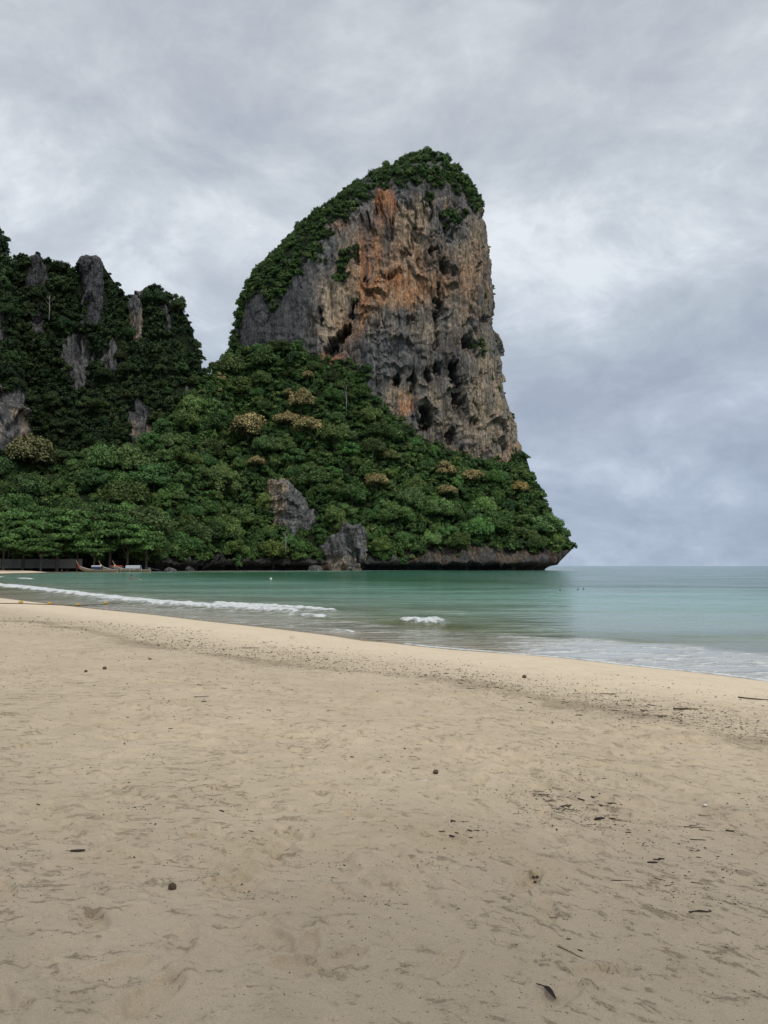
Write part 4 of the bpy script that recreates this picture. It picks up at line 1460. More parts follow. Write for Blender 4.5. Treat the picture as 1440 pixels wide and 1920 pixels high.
def shrubs(name, label, P, N, mask, PX, PY, n, size, group, seed, sky=None, clears=(), tol=8.0, droop=1.0, xlim=(-90, 1100)):
    rng = np.random.default_rng(seed)
    wgt = weights(P) * mask * ((PX > xlim[0]) & (PX < xlim[1])) * (N[..., 1] < 0.5)
    wgt = wgt.ravel() / wgt.sum()
    idx = rng.choice(wgt.size, n, p=wgt)
    p, nn = P.reshape(-1, 3)[idx], N.reshape(-1, 3)[idx]
    r = size[0] + (size[1] - size[0]) * rng.uniform(size=n) ** 1.8
    c = p + nn * (r * 0.30)[:, None]
    keep = np.ones(n, bool)
    if sky is not None:
        for ox, oz in ((0, 0.9), (-0.9, 0), (0.9, 0)):
            x, y = proj(c + np.stack([ox * r, 0 * r, oz * r], -1))
            keep &= y > interp(x, sky) - tol
    x, y = proj(c)
    for cl in clears:
        keep &= ~in_poly(x, y, cl)
    c, r = c[keep], r[keep]
    me = bpy.data.meshes.new(name)
    me.vertices.add(len(c))
    me.vertices.foreach_set('co', c.astype(np.float32).ravel())
    attr(me, 'rot', np.stack([rng.normal(0, 0.2, len(c)), rng.normal(0, 0.2, len(c)), rng.uniform(0, 6.28, len(c))], -1), 'FLOAT_VECTOR')
    attr(me, 'scl', np.stack([r, r, r * rng.uniform(0.8, 1.25, len(c)) * droop], -1), 'FLOAT_VECTOR')
    o = add(name, me, None, kind='stuff', label=label)
    md = o.modifiers.new('scatter', 'NODES')
    md.node_group = group
    return o


P, N, rb, PX, PY = FOOTHILL
shrubs('undergrowth', 'dense green undergrowth filling the forested headland slope', P, N, (rb < 0.45) + 0.5 * (rb < 0.8), PX, PY, 5000, (1.2, 3.6), G_SHRUB, 31, SKY_FOOT, KEEP_CLEAR)
P, N, rb, PX, PY = HILL_B
shrubs('hill_undergrowth', 'dark undergrowth and creepers covering the wooded hill', P, N, (rb < 0.4) * (PY < 960.0), PX, PY, 3400, (1.1, 3.2), G_CREEP, 32, SKY_B, CLEAR_B, droop=1.15)
P, N, rb, PX, PY = HILL_C
shrubs('hillside_undergrowth', 'dark creepers covering the hillside at the left edge', P, N, (rb < 0.4) * (PY < 960.0), PX, PY, 900, (1.3, 3.6), G_CREEP, 33, SKY_C, CLEAR_C, droop=1.15)
P, N, vg, PX, PY = CLIFF
cen = P.mean(1, keepdims=True)
sg = np.sign(((P - cen) * N).sum(-1, keepdims=True))
N = N * np.where(sg == 0, 1, sg)
shrubs('cliff_shrubs', 'green scrub clinging to the ridge and top of the great cliff', P, N, ((vg > 0.5) * (PY < 720.0)) + 1.3 * ((np.abs(PY - interp(PX, SKY_FOOT) - 2) < 13 + 12 * pn(PX / 14, PY / 20, 0, 99)) & (PX > 590) & (PX < 985)), PX, PY, 2700, (0.6, 2.6), G_SHRUB, 34)
ridge = (vg > 0.5) * (PY < 640.0) * (sstep(interp(PX, [(430, 640), (470, 520), (540, 450), (620, 385), (700, 335), (770, 300), (830, 290), (880, 345), (910, 400)]) + 26,
                                             interp(PX, [(430, 640), (470, 520), (540, 450), (620, 385), (700, 335), (770, 300), (830, 290), (880, 345), (910, 400)]), PY) + 0.12)
SRC_RIDGE = shrub_sources('ridge_tree_shapes', SHRUB, 5, 0.17, 40, 560, 1.0)
shrubs('ridge_scrub', 'ragged small trees along the skyline of the great cliff', P, N, ridge, PX, PY, 300, (1.2, 3.0), scatter_group(SRC_RIDGE), 36, droop=1.1)
rim = sstep(0.80, 0.97, np.abs(N[..., 0])) * (PX > 880) * (PY > 400)
tuft = (pn(P[..., 0] / 5, P[..., 2] / 5, P[..., 1] / 5, 77) > 0.42) * 1.0
shrubs('cliff_tufts', 'small tufts of shrubs dotted over the bare cliff face', P, N, (rim * 2.0 + 0.10) * tuft * (vg < 0.5) * (PY < 860), PX, PY, 240, (0.5, 1.3), G_SHRUB, 35)
# ------------------------------------------------------------------ small things on the bay
M_WOOD = plain('boat_wood', (0.30, 0.20, 0.125), 0.6, 0.3, 0.35, 2.5)
M_WOOD2 = plain('boat_trim', (0.48, 0.44, 0.38), 0.6, 0.3, 0.3, 2.5)
M_WHITE = plain('white_canvas', (0.50, 0.50, 0.52), 0.8, 0.2, 0.08, 2.0)
M_BLUE = plain('navy_cloth', (0.05, 0.06, 0.13), 0.8, 0.2, 0.2, 2.0)
M_RED = plain('red_cloth', (0.35, 0.045, 0.04), 0.8, 0.2, 0.2, 4.0)
M_YELLOW = plain('yellow_cloth', (0.55, 0.50, 0.20), 0.8, 0.2, 0.2, 4.0)
M_METAL = plain('engine_metal', (0.14, 0.14, 0.15), 0.45, 0.5, 0.3, 6.0)
M_SKIN = plain('skin', (0.26, 0.165, 0.12), 0.6, 0.3, 0.08, 6.0)
M_DARKCLOTH = plain('dark_clothes', (0.025, 0.025, 0.03), 0.85, 0.1, 0.2, 9.0)
M_HAIR = plain('dark_hair', (0.012, 0.010, 0.009), 0.6, 0.3, 0.2, 20.0)
M_WALL = plain('pale_concrete', (0.24, 0.23, 0.21), 0.9, 0.1, 0.3, 0.8)
M_ROPE = plain('grey_rope', (0.10, 0.085, 0.06), 0.9, 0.1, 0.2, 30.0)
M_FLOAT = plain('yellow_float', (0.50, 0.30, 0.05), 0.55, 0.4, 0.25, 9.0)
M_FLOATW = plain('white_float', (0.75, 0.75, 0.73), 0.5, 0.4, 0.06, 9.0)


def longtail_boat(px, Y, length, label, canopy_mat, side_mat, ribbon_mat, yaw=0.0, canopy=(0.30, 0.62), lower=None):
    e = bpy.data.objects.new('longtail_boat', None)
    COL.objects.link(e)
    e['label'] = label
    e['category'] = 'boat'
    e['group'] = 'longtail boats moored below the forest'
    X = (px - 720) / FPX * Y
    e.location = (X + 0.5 * length * math.cos(yaw), Y + 0.5 * length * math.sin(yaw) * -1, 0.0)
    e.rotation_euler = (0, 0, math.pi - yaw)
    L = length
    e.scale = (1.0, 1.0, 1.22)

    def sheer(t):
        return 0.62 + 0.18 * (1 - t) ** 2 + 1.25 * max(0, t - 0.45) ** 2 / 0.3

    def hull(bm):
        rings = []
        for k in range(25):
            t = k / 24
            x = (t - 0.5) * L
            wd = 0.95 * (math.sin(math.pi * (0.20 + 0.80 * t)) ** 0.62) if t < 0.999 else 0.04
            wd = max(wd, 0.05)
            zt = sheer(t)
            zk = -0.35 + 1.35 * max(0, t - 0.55) ** 2 / 0.2
            zk = min(zk, zt - 0.15)
            ring = []
            for j in range(11):
                a = math.pi * j / 10
                yy = wd * math.cos(a)
                q = abs(math.cos(a))
                z = zk + (zt - zk) * q ** 1.8
                ring.append(bm.verts.new((x, yy, z)))
            for j in range(10, -1, -1):       # inner skin
                a = math.pi * j / 10
                yy = wd * 0.92 * math.cos(a)
                q = abs(math.cos(a))
                z = zk + 0.12 + (zt - zk - 0.12) * q ** 1.8
                ring.append(bm.verts.new((x, yy, z)))
            rings.append(ring)
        n = len(rings[0])
        for r1, r2 in zip(rings[:-1], rings[1:]):
            for j in range(n):
                bm.faces.new((r1[j], r1[(j + 1) % n], r2[(j + 1) % n], r2[j]))
        bm.faces.new(rings[0])
        bm.faces.new(rings[-1][::-1])
    add('hull', bm_mesh('hull', hull), M_WOOD, e)

    def rail(bm):
        for sgn in (1, -1):
            pts = []
            for k in range(25):
                t = k / 24
                wd = max(0.05, 0.97 * math.sin(math.pi * (0.20 + 0.80 * t)) ** 0.62 if t < 0.999 else 0.05)
                pts.append(((t - 0.5) * L, sgn * wd, sheer(t)))
            tube(bm, pts, 0.06, 6)
    add('gunwale', bm_mesh('gunwale', rail), M_WOOD2, e)
    zt = sheer(1.0)
    pr = add('prow', bm_mesh('prow', lambda bm: tube(bm, [(L / 2 - 0.4, 0, zt - 0.5), (L / 2 + 0.2, 0, zt + 0.1), (L / 2 + 0.75, 0, zt + 0.9), (L / 2 + 1.15, 0, zt + 1.7)], [0.13, 0.15, 0.13, 0.09], 6)), M_WOOD, e)

    def rib(bm):
        tube(bm, [(L / 2 + 0.02, 0, zt - 0.05), (L / 2 + 0.42, 0, zt + 0.45)], [0.24, 0.22], 8)
        for q in range(5):
            a = q / 5 * 6.28
            tube(bm, [(L / 2 + 0.3 + 0.15 * math.cos(a), 0.15 * math.sin(a), zt + 0.2), (L / 2 + 0.35 + 0.25 * math.cos(a), 0.28 * math.sin(a), zt - 0.35), (L / 2 + 0.3 + 0.2 * math.cos(a), 0.25 * math.sin(a), zt - 0.9)], [0.07, 0.06, 0.03], 5)
    add('ribbon', bm_mesh('ribbon', rib), ribbon_mat, pr)
    x0, x1 = (canopy[0] - 0.5) * L, (canopy[1] - 0.5) * L

    def roof(bm):
        rows_ = []
        for k in range(9):
            x = x0 + (x1 - x0) * k / 8
            rows_.append([bm.verts.new((x, 0.98 * math.cos(math.pi * j / 8), 1.75 + 0.28 * math.sin(math.pi * j / 8) + (0.04 if dz else 0))) for dz in (0, 1) for j in (range(9) if dz == 0 else range(8, -1, -1))])
        n = len(rows_[0])
        for r1, r2 in zip(rows_[:-1], rows_[1:]):
            for j in range(n):
                bm.faces.new((r1[j], r1[(j + 1) % n], r2[(j + 1) % n], r2[j]))
        bm.faces.new(rows_[0])
        bm.faces.new(rows_[-1][::-1])
    cn = add('canopy', bm_mesh('canopy', roof), canopy_mat, e)
    add('side_cloth', bm_mesh('side_cloth', lambda bm: [box(bm, ((x0 + x1) / 2, s_ * 0.99, 1.42), (x1 - x0 - 0.2, 0.03, 0.6)) for s_ in (1, -1)], False), side_mat, cn)
    for k in range(4):
        for s_ in (1, -1):
            x = x0 + 0.1 + (x1 - x0 - 0.2) * k / 3
            add('canopy_post', bm_mesh('canopy_post', lambda bm: tube(bm, [(x, s_ * 0.9, 0.5), (x, s_ * 0.95, 1.76)], 0.035, 5)), M_WOOD2, e)
    for t in (0.2, 0.7, 0.8):
        add('thwart', bm_mesh('thwart', lambda bm: box(bm, ((t - 0.5) * L, 0, 0.5 + 0.2 * max(0, t - .5)), (0.25, 1.5, 0.05)), False), M_WOOD2, e)
    en = add('engine', bm_mesh('engine', lambda bm: (box(bm, (-L / 2 + 0.5, 0, 1.15), (0.9, 0.5, 0.5)), tube(bm, [(-L / 2 + 0.5, 0, 0.4), (-L / 2 + 0.5, 0, 1.1)], 0.07, 6),
                                                     tube(bm, [(-L / 2 + 0.9, 0, 1.2), (-L / 2 + 2.0, 0, 1.5)], 0.04, 5)), False), M_METAL, e)
    add('propeller_shaft', bm_mesh('propeller_shaft', lambda bm: tube(bm, [(-L / 2 + 0.1, 0, 1.1), (-L / 2 - 3.4, 0, 0.7)], 0.05, 6)), M_METAL, en)
    return e


longtail_boat(150, 286, 14.5, 'wooden longtail boat with red-tied prow and white canopy, frontmost', M_WHITE, M_BLUE, M_RED, 0.05, (0.40, 0.66))
longtail_boat(192, 300, 13.0, 'longtail boat with dark red canopy behind the white-roofed one', M_RED, M_BLUE, M_YELLOW, -0.05, (0.38, 0.72))
longtail_boat(218, 297, 13.5, 'rightmost longtail boat with white side cloths and yellow-tied prow', M_WHITE, M_WHITE, M_YELLOW, 0.0, (0.28, 0.70))

for i, (px, Y, h, wds) in enumerate(((228, 283, 1.5, 'left one of three behind the swimmers'), (244, 282, 2.3, 'tallest, middle one of three'), (266, 283, 1.7, 'right one of three by the boat stern'))):
    X = (px - 720) / FPX * Y
    add('mooring_pole', bm_mesh('mooring_pole', lambda bm: tube(bm, [(0, 0, -1.0), (0.03, 0, h * 0.5), (0.05, 0.02, h)], [0.07, 0.065, 0.055], 7)), M_WOOD2, loc=(X, Y, 0),
        label=f'thin pale mooring pole in the water, {wds}', category='pole', group='mooring poles')


# ---- pale wall behind the shore trees
wl = bpy.data.objects.new('boundary_wall', None)
COL.objects.link(wl)
wl['label'] = 'pale weathered concrete boundary wall behind the small beach'
wl['category'] = 'wall'
wx0, wY = (-40 - 720) / FPX * 318, 318.0
wl.location = (wx0, wY, 1.4)
pm = bm_mesh('wall_panel', lambda bm: box(bm, (2.4, 0, 1.9), (4.6, 0.18, 3.8)), False)
pt = bm_mesh('wall_post', lambda bm: (box(bm, (0, -0.05, 1.97), (0.34, 0.4, 3.94)), box(bm, (0, -0.05, 3.99), (0.46, 0.52, 0.1))), False)
for k in range(9):
    add('wall_panel', pm, M_WALL, wl, loc=(4.8 * k, 0, 0))
    add('wall_post', pt, M_WALL, wl, loc=(4.8 * k, 0, 0))


# ---- people
def skin_body(name, chains, mat, parent=None, **props):
    """one continuous body: chains of (point, radius) that share joints by position"""
    bm = bmesh.new()
    lay = bm.verts.layers.skin.verify()
    seen = {}
    first = None
    for ch in chains:
        prev = None
        for (p, r) in ch:
            key = tuple(round(q, 3) for q in p)
            v = seen.get(key)
            if v is None:
                v = bm.verts.new(p)
                rr = r if hasattr(r, '__len__') else (r, r)
                v[lay].radius = rr
                seen[key] = v
                if first is None:
                    first = v
                    v[lay].use_root = True
            if prev is not None and bm.edges.get((prev, v)) is None:
                bm.edges.new((prev, v))
            prev = v
    me = bpy.data.meshes.new(name)
    bm.to_mesh(me)
    bm.free()
    o = add(name, me, mat, parent, **props)
    md = o.modifiers.new('skin', 'SKIN')
    md.use_smooth_shade = True
    sb = o.modifiers.new('smooth', 'SUBSURF')
    sb.levels = 1
    sb.render_levels = 2
    return o


def standing_person(loc, rz, label, stride=0.22):
    hip = (0, 0, 0.92)
    legs = [[(hip, 0.14), ((0, s_ * 0.09, 0.86), 0.10), ((s_ * stride * 0.5 + 0.03, s_ * 0.10, 0.48), 0.06), ((s_ * stride, s_ * 0.10, 0.09), 0.04), ((s_ * stride + 0.13, s_ * 0.11, 0.03), 0.035)] for s_ in (1, -1)]
    spine = [(hip, 0.14), ((0, 0, 1.15), (0.14, 0.11)), ((0.01, 0, 1.40), (0.16, 0.11)), ((0.02, 0, 1.50), 0.06), ((0.03, 0, 1.58), 0.06), ((0.05, 0, 1.66), 0.095), ((0.05, 0, 1.74), 0.085)]
    arms = [[((0.01, 0, 1.40), (0.16, 0.11)), ((0, s_ * 0.20, 1.39), 0.06), ((-s_ * 0.08, s_ * 0.25, 1.12), 0.042), ((-s_ * 0.02, s_ * 0.24, 0.88), 0.032), ((0.0, s_ * 0.24, 0.78), 0.036)] for s_ in (1, -1)]
    o = skin_body('person', [spine] + legs + arms, M_SKIN, loc=loc, rot=(0, 0, rz), label=label, category='person')
    skin_body('shirt', [[((0, 0, 0.93), 0.19), ((0, 0, 1.15), (0.20, 0.17)), ((0.01, 0, 1.41), (0.21, 0.17))],
                        [((0.01, 0, 1.41), (0.21, 0.17)), ((0, 0.21, 1.39), 0.075), ((-0.05, 0.24, 1.22), 0.06)],
                        [((0.01, 0, 1.41), (0.21, 0.17)), ((0, -0.21, 1.39), 0.075), ((0.05, -0.24, 1.22), 0.06)]], M_DARKCLOTH, o)
    skin_body('shorts', [[((0, 0, 0.94), 0.18), ((0, s_ * 0.09, 0.86), 0.15), ((s_ * stride * 0.4 + 0.03, s_ * 0.10, 0.45), 0.11)] for s_ in (1, -1)], M_DARKCLOTH, o)
    skin_body('hair', [[((0.02, 0, 1.68), 0.125), ((0.02, 0, 1.76), 0.12), ((0.02, 0, 1.80), 0.07)]], M_HAIR, o)
    return o


xw, yw = -113.2, 272.0
xw = (118 - 720) / FPX * yw
zw = float(sand_height(np.array([xw]), np.array([yw]))[0])
standing_person((xw, yw, zw + 0.01), 2.6, 'person in dark clothes walking along the small beach by the water')


def swimmer(px, py, depth, rz, label, cloth):
    x, y = px_ground(px, py, 0.0)
    hip = (0, 0, 0.92)
    spine = [(hip, 0.15), ((0, 0, 1.15), (0.15, 0.11)), ((0.01, 0, 1.40), (0.17, 0.11)), ((0.02, 0, 1.50), 0.06), ((0.03, 0, 1.58), 0.06), ((0.05, 0, 1.66), 0.095), ((0.05, 0, 1.75), 0.085)]
    arms = [[((0.01, 0, 1.40), (0.17, 0.11)), ((0, s_ * 0.20, 1.39), 0.06), ((0.05, s_ * 0.30, 1.14), 0.045), ((0.22, s_ * 0.24, 1.02), 0.035), ((0.30, s_ * 0.2, 1.0), 0.038)] for s_ in (1, -1)]
    legs = [[(hip, 0.15), ((0, s_ * 0.09, 0.86), 0.11), ((0.02, s_ * 0.10, 0.48), 0.07), ((0, s_ * 0.10, 0.09), 0.045)] for s_ in (1, -1)]
    o = skin_body('person', [spine] + arms + legs, M_SKIN, loc=(x, y, -depth), rot=(0, 0, rz), label=label, category='person')
    skin_body('hair', [[((0.0, 0, 1.62), 0.125), ((0.02, 0, 1.76), 0.125), ((0.02, 0, 1.81), 0.07)]], M_HAIR, o)
    if cloth:
        skin_body('swimwear', [[((0, 0, 1.22), (0.155, 0.12)), ((0.01, 0, 1.36), (0.165, 0.118))]], M_DARKCLOTH, o)
    return o


swimmer(246, 1087.5, 0.98, 1.2, 'bather with dark hair standing waist-deep in front of the boats', False)
swimmer(263, 1087, 1.36, 1.9, 'swimmer with only head and shoulders above water', False)

# ---- float rope on the sand edge
rope_px = [(-60, 1131), (-20, 1132), (39, 1132.5), (66, 1133.5), (93, 1134.2), (120, 1135.2), (146, 1136.4), (172, 1137.2), (198, 1138.0), (228, 1138.4), (258, 1138.6), (280, 1140)]
pts = []
for (x, y) in rope_px:
    wx_, wy_, wz_ = on_sand(x, y)
    pts.append((wx_, wy_, max(wz_, 0.0) + 0.03))
org = Vector(pts[2])
rp = add('float_rope', bm_mesh('float_rope', lambda bm: tube(bm, [Vector(p) - org for p in pts], 0.022, 5)), M_ROPE, loc=org,
         label='grey rope with yellow floats lying along the sand edge at the left', category='rope')


def float_shape(bm):
    prof = [(-0.26, 0.03), (-0.25, 0.06), (-0.19, 0.10), (-0.08, 0.12), (0.08, 0.12), (0.19, 0.10), (0.25, 0.06), (0.26, 0.03)]
    tube(bm, [(x, 0, 0) for x, _ in prof], [r for _, r in prof], 10)


fm = bm_mesh('float', float_shape)
for k in (2, 4, 6, 8, 10):
    d = (Vector(pts[k]) - Vector(pts[k - 1])).normalized()
    add('float', fm, M_FLOAT, rp, loc=Vector(pts[k]) - org + Vector((0, 0, 0.07)), rot=(0, 0, math.atan2(d.y, d.x)), scale=0.6 if k < 10 else 0.8)

# ---- floats on the water
def buoy_shape(bm):
    prof = [(-0.16, 0.02), (-0.14, 0.09), (-0.06, 0.15), (0.04, 0.155), (0.12, 0.11), (0.16, 0.05), (0.20, 0.035), (0.22, 0.01)]
    tube(bm, [(0, 0, z) for z, _ in prof], [r for _, r in prof], 10)


bmh = bm_mesh('buoy', buoy_shape)
x, y = px_ground(508, 1086.5)
bw = add('buoy', bm_mesh('white_buoy', buoy_shape), M_FLOATW, loc=(x, y, 0.08), scale=1.3, label='white round buoy afloat in the middle of the green bay', category='buoy')
M_DARKB = plain('dark_float', (0.03, 0.03, 0.03), 0.5, 0.4, 0.2, 9.0)
for i, (px, py) in enumerate(((1050, 1107.5), (1084, 1106.0), (1094, 1105.2))):
    x, y = px_ground(px, py)
    add('buoy', bmh, M_DARKB, loc=(x, y, 0.03), rot=(random.uniform(-.3, .3), 0, 0), scale=0.5,
        label=['leftmost', 'middle', 'rightmost'][i] + ' of three small dark floats on the pale sea',
        category='buoy', group='dark floats on the sea')

# ------------------------------------------------------------------ beach debris
M_TWIG = plain('twig_bark', (0.055, 0.042, 0.030), 0.85, 0.15, 0.45, 60.0)
M_TWIG2 = plain('weathered_twig', (0.13, 0.10, 0.065), 0.85, 0.15, 0.35, 60.0)
M_SEED = plain('seed_husk', (0.10, 0.075, 0.045), 0.8, 0.2, 0.4, 40.0)
M_SHELL = plain('white_shell', (0.78, 0.76, 0.72), 0.5, 0.4, 0.06, 60.0)
M_LEAF = plain('dry_leaf', (0.030, 0.018, 0.014), 0.6, 0.3, 0.4, 40.0)
M_STONE = plain('dark_pebble', (0.075, 0.065, 0.05), 0.7, 0.3, 0.3, 60.0)


def on_sand_v(px, py):
    px, py = np.asarray(px, float), np.asarray(py, float)
    z = np.full(px.shape, 0.6)
    for _ in range(7):
        x, y = px_ground(px, py, z)
        z = 0.4 * z + 0.6 * beach_z(shore_s(x, y), x, y)
    return x, y, sand_height(x, y)


def twig_mesh(seed, kinks=3, fork=False):
    r = random.Random(seed)

    def build(bm):
        pts, y = [], 0
        n = kinks + 2
        for k in range(n):
            f = k / (n - 1)
            pts.append((f - 0.5, 0.07 * r.uniform(-1, 1) + 0.10 * math.sin(f * 3.1 + seed), 0.03 + 0.03 * r.uniform(0, 1)))
        tube(bm, pts, [0.032 * (1 - 0.45 * k / (n - 1)) for k in range(n)], 6)
        if fork:
            p = Vector(pts[1])
            tube(bm, [p, p + Vector((0.28, -0.10, 0.02)), p + Vector((0.55, -0.13, 0.01))], [0.024, 0.02, 0.012], 5)
            box(bm, (-0.49, 0.0, 0.04), (0.07, 0.06, 0.05))
    return bm_mesh('twig', build)


TWIGS = [twig_mesh(i, 2 + i % 3) for i in range(7)]
FORKED = twig_mesh(50, 3, True)


def chip_mesh(seed):
    r = random.Random(seed)

    def build(bm):
        vs = []
        n = 8
        for k in range(n):
            a = 6.283 * k / n
            vs.append((0.5 * math.cos(a) * r.uniform(0.75, 1.1), 0.22 * math.sin(a) * r.uniform(0.6, 1.2)))
        t = [bm.verts.new((x, y, 0.06 + 0.05 * abs(x))) for x, y in vs]
        b = [bm.verts.new((x * 0.95, y * 0.9, 0.0)) for x, y in vs]
        bm.faces.new(t)
        bm.faces.new(b[::-1])
        for k in range(n):
            bm.faces.new((t[k], b[k], b[(k + 1) % n], t[(k + 1) % n]))
    return bm_mesh('bark_chip', build)


CHIPS = [chip_mesh(i) for i in range(4)]


def lump_mesh(name, seed, rough=0.12, squash=0.85):
    def build(bm):
        bmesh.ops.create_icosphere(bm, subdivisions=3, radius=0.5)
        for v in bm.verts:
            q = v.co * 3.1
            n = float(fbm(np.array([q.x]), np.array([q.y]), np.array([q.z + seed]), seed, 2)[0])
            v.co *= 1 + rough * n
            v.co.z *= squash
    return bm_mesh(name, build)


LUMPS = [lump_mesh('pebble', i, 0.25, 0.6) for i in range(3)]


def lay(name, me, mat, px, py, size, rz, label, category, group=None, sink=0.0, scl=None, cmat=None):
    x, y, z = on_sand_v(np.array([px]), np.array([py]))
    return add(name, me, mat, loc=(float(x[0]), float(y[0]), float(z[0]) + sink), rot=(0, 0, rz), scale=scl or size, label=label, category=category, group=group)


# the big curled leaf
def curled_leaf(bm):
    n, m_ = 15, 7
    g = []
    for i in range(n):
        f = i / (n - 1)
        wdt = 0.02 + 0.10 * math.sin(math.pi * min(1, max(0, (f - 0.32) / 0.68))) ** 0.8 if f > 0.32 else 0.022 + 0.02 * f
        row = []
        for j in range(m_):
            s_ = j / (m_ - 1) * 2 - 1
            z = 0.03 + 0.55 * wdt * s_ * s_ + 0.06 * math.sin(f * 3.1)
            row.append((f - 0.5, wdt * s_ * 0.8 + 0.05 * math.sin(f * 5), z))
        g.append(row)
    up = [[bm.verts.new((x, y, z + 0.012)) for x, y, z in r] for r in g]
    dn = [[bm.verts.new((x, y, z)) for x, y, z in r] for r in g]
    for i in range(n - 1):
        for j in range(m_ - 1):
            bm.faces.new((up[i][j], up[i + 1][j], up[i + 1][j + 1], up[i][j + 1]))
            bm.faces.new((dn[i][j], dn[i][j + 1], dn[i + 1][j + 1], dn[i + 1][j]))
        bm.faces.new((up[i][0], dn[i][0], dn[i + 1][0], up[i + 1][0]))
        bm.faces.new((up[i][-1], up[i + 1][-1], dn[i + 1][-1], dn[i][-1]))
    bm.faces.new([up[0][j] for j in range(m_)] + [dn[0][j] for j in range(m_ - 1, -1, -1)])
    bm.faces.new([up[-1][j] for j in range(m_ - 1, -1, -1)] + [dn[-1][j] for j in range(m_)])


lay('dry_leaf', bm_mesh('dry_leaf', curled_leaf), M_LEAF, 1024, 1857, 0.115, -1.05, 'dark curled dry leaf on the sand near the bottom edge', 'leaf')
lay('driftwood_twig', FORKED, M_TWIG, 1314, 1710, 0.105, 0.0, 'dark forked twig on the sand at the lower right', 'twig')
sh = lay('sea_snail', lump_mesh('seed_ball', 5, 0.18, 0.9), M_SEED, 323, 1659, 0.040, 0.3, 'round brown seed lying on the sand at the lower left', 'seed', sink=0.012)
sh.name = 'seed'
for (px, py, sz, wds) in ((817, 1450, 0.044, 'dark round husk in the middle of the beach'), (196, 1255, 0.065, 'dark round husk on the upper sand at the left'), (281, 1237, 0.06, 'brown round husk right of another on the upper sand'),
                          (983, 1270, 0.075, 'black husk on the clean sand by the water'), (161, 1260, 0.05, 'small dark husk left of a rounder one')):
    lay('husk', lump_mesh('husk', int(px), 0.2, 0.8), M_SEED, px, py, sz, 0.4, wds, 'husk', 'round husks washed up on the sand', sink=sz * 0.3)
lay('bark_chip', CHIPS[0], M_TWIG, 145, 1591, 0.085, 0.15, 'dark split bark chip on the sand at the left', 'bark')
lay('shell', lump_mesh('shell', 21, 0.2, 0.5), M_SHELL, 1322, 1510, 0.028, 0.9, 'small white shell on the sand at the right', 'shell', sink=0.008)
lay('shell', lump_mesh('shell', 22, 0.2, 0.4), M_SHELL, 797, 1465, 0.038, 0.1, 'white shell fragment below the dark round husk', 'shell', scl=(0.04, 0.016, 0.012), sink=0.006)
for i, (px, py) in enumerate(((1000, 1639), (1007, 1638.5), (1003, 1645))):
    lay('pebble', LUMPS[i], M_STONE, px, py, 0.017, i, ['left one', 'right one', 'lower one'][i] + ' of three tiny black pebbles close together', 'pebble', 'three black pebbles', sink=0.005)


def curved_twig(px, py, ln, rz, bow, label, mat=M_TWIG, thick=0.012):
    me = bm_mesh('curved_twig', lambda bm: tube(bm, [((k / 8 - 0.5), bow * (1 - (k / 4 - 1) ** 2) + 0.01 * math.sin(k * 2.1), 0.018) for k in range(9)], [thick * (1.1 - 0.06 * k) for k in range(9)], 6))
    lay('driftwood_twig', me, mat, px, py, ln, rz, label, 'twig')


curved_twig(1072, 1782, 0.155, -0.95, 0.05, 'long thin curved twig left of the dark curled leaf', M_TWIG2)
curved_twig(1421, 1312, 0.52, -0.55, -0.06, 'long dark branch on the clean sand at the right edge', M_TWIG, 0.02)
curved_twig(1286, 1333, 0.30, -0.1, 0.03, 'thick black stick in the wrack line at the right', M_TWIG, 0.035)
curved_twig(470, 1216, 0.40, 0.05, 0.02, 'straight dark stick on the wrack line at the left', M_TWIG, 0.025)
curved_twig(1140, 1299, 0.25, 0.0, 0.03, 'dark stick in the densest wrack right of centre', M_TWIG, 0.03)
curved_twig(378, 1307, 0.17, 0.1, 0.02, 'short dark twig on the upper sand left of centre', M_TWIG, 0.03)
curved_twig(1298, 1572, 0.15, -0.1, 0.02, 'dark twig under a pair of shorter ones at the right', M_TWIG, 0.02)
curved_twig(1302, 1548, 0.13, -0.2, 0.03, 'dark twig above another at the right', M_TWIG, 0.02)
curved_twig(1003, 1486, 0.16, 0.35, 0.05, 'brown bent twig above the twig cluster', M_TWIG2, 0.025)
curved_twig(1166, 1650, 0.11, -0.1, 0.03, 'thin forked-looking twig in the lower right', M_TWIG, 0.02)

# scattered twigs: the larger ones one by one
ZONES = [  # px, py, rx, ry, count, size px, words
    (1045, 1505, 60, 24, 34, (9, 22), 'in the densest twig cluster'), (1130, 1535, 60, 22, 20, (8, 20), 'right of the densest twig cluster'),
    (870, 1560, 60, 30, 12, (8, 18), 'left of the densest twig cluster'), (1180, 1335, 170, 26, 46, (7, 17), 'in the right wrack line'),
    (900, 1285, 120, 22, 26, (6, 14), 'in the right-centre wrack line'), (560, 1222, 110, 20, 30, (6, 13), 'in the left-centre wrack line'),
    (330, 1195, 90, 14, 16, (6, 12), 'in the faint left wrack'), (120, 1168, 80, 12, 14, (5, 10), 'in the wrack near the float rope'),
    (700, 1420, 160, 50, 28, (6, 15), 'on the mid beach'), (380, 1330, 150, 40, 22, (6, 13), 'on the upper left sand'),
    (1300, 1600, 120, 90, 22, (8, 20), 'on the right beach'), (350, 1560, 250, 90, 18, (7, 16), 'on the trampled left sand'),
    (800, 1720, 300, 120, 12, (7, 14), 'on the near sand')]
rr = random.Random(5)
tw_n = 0
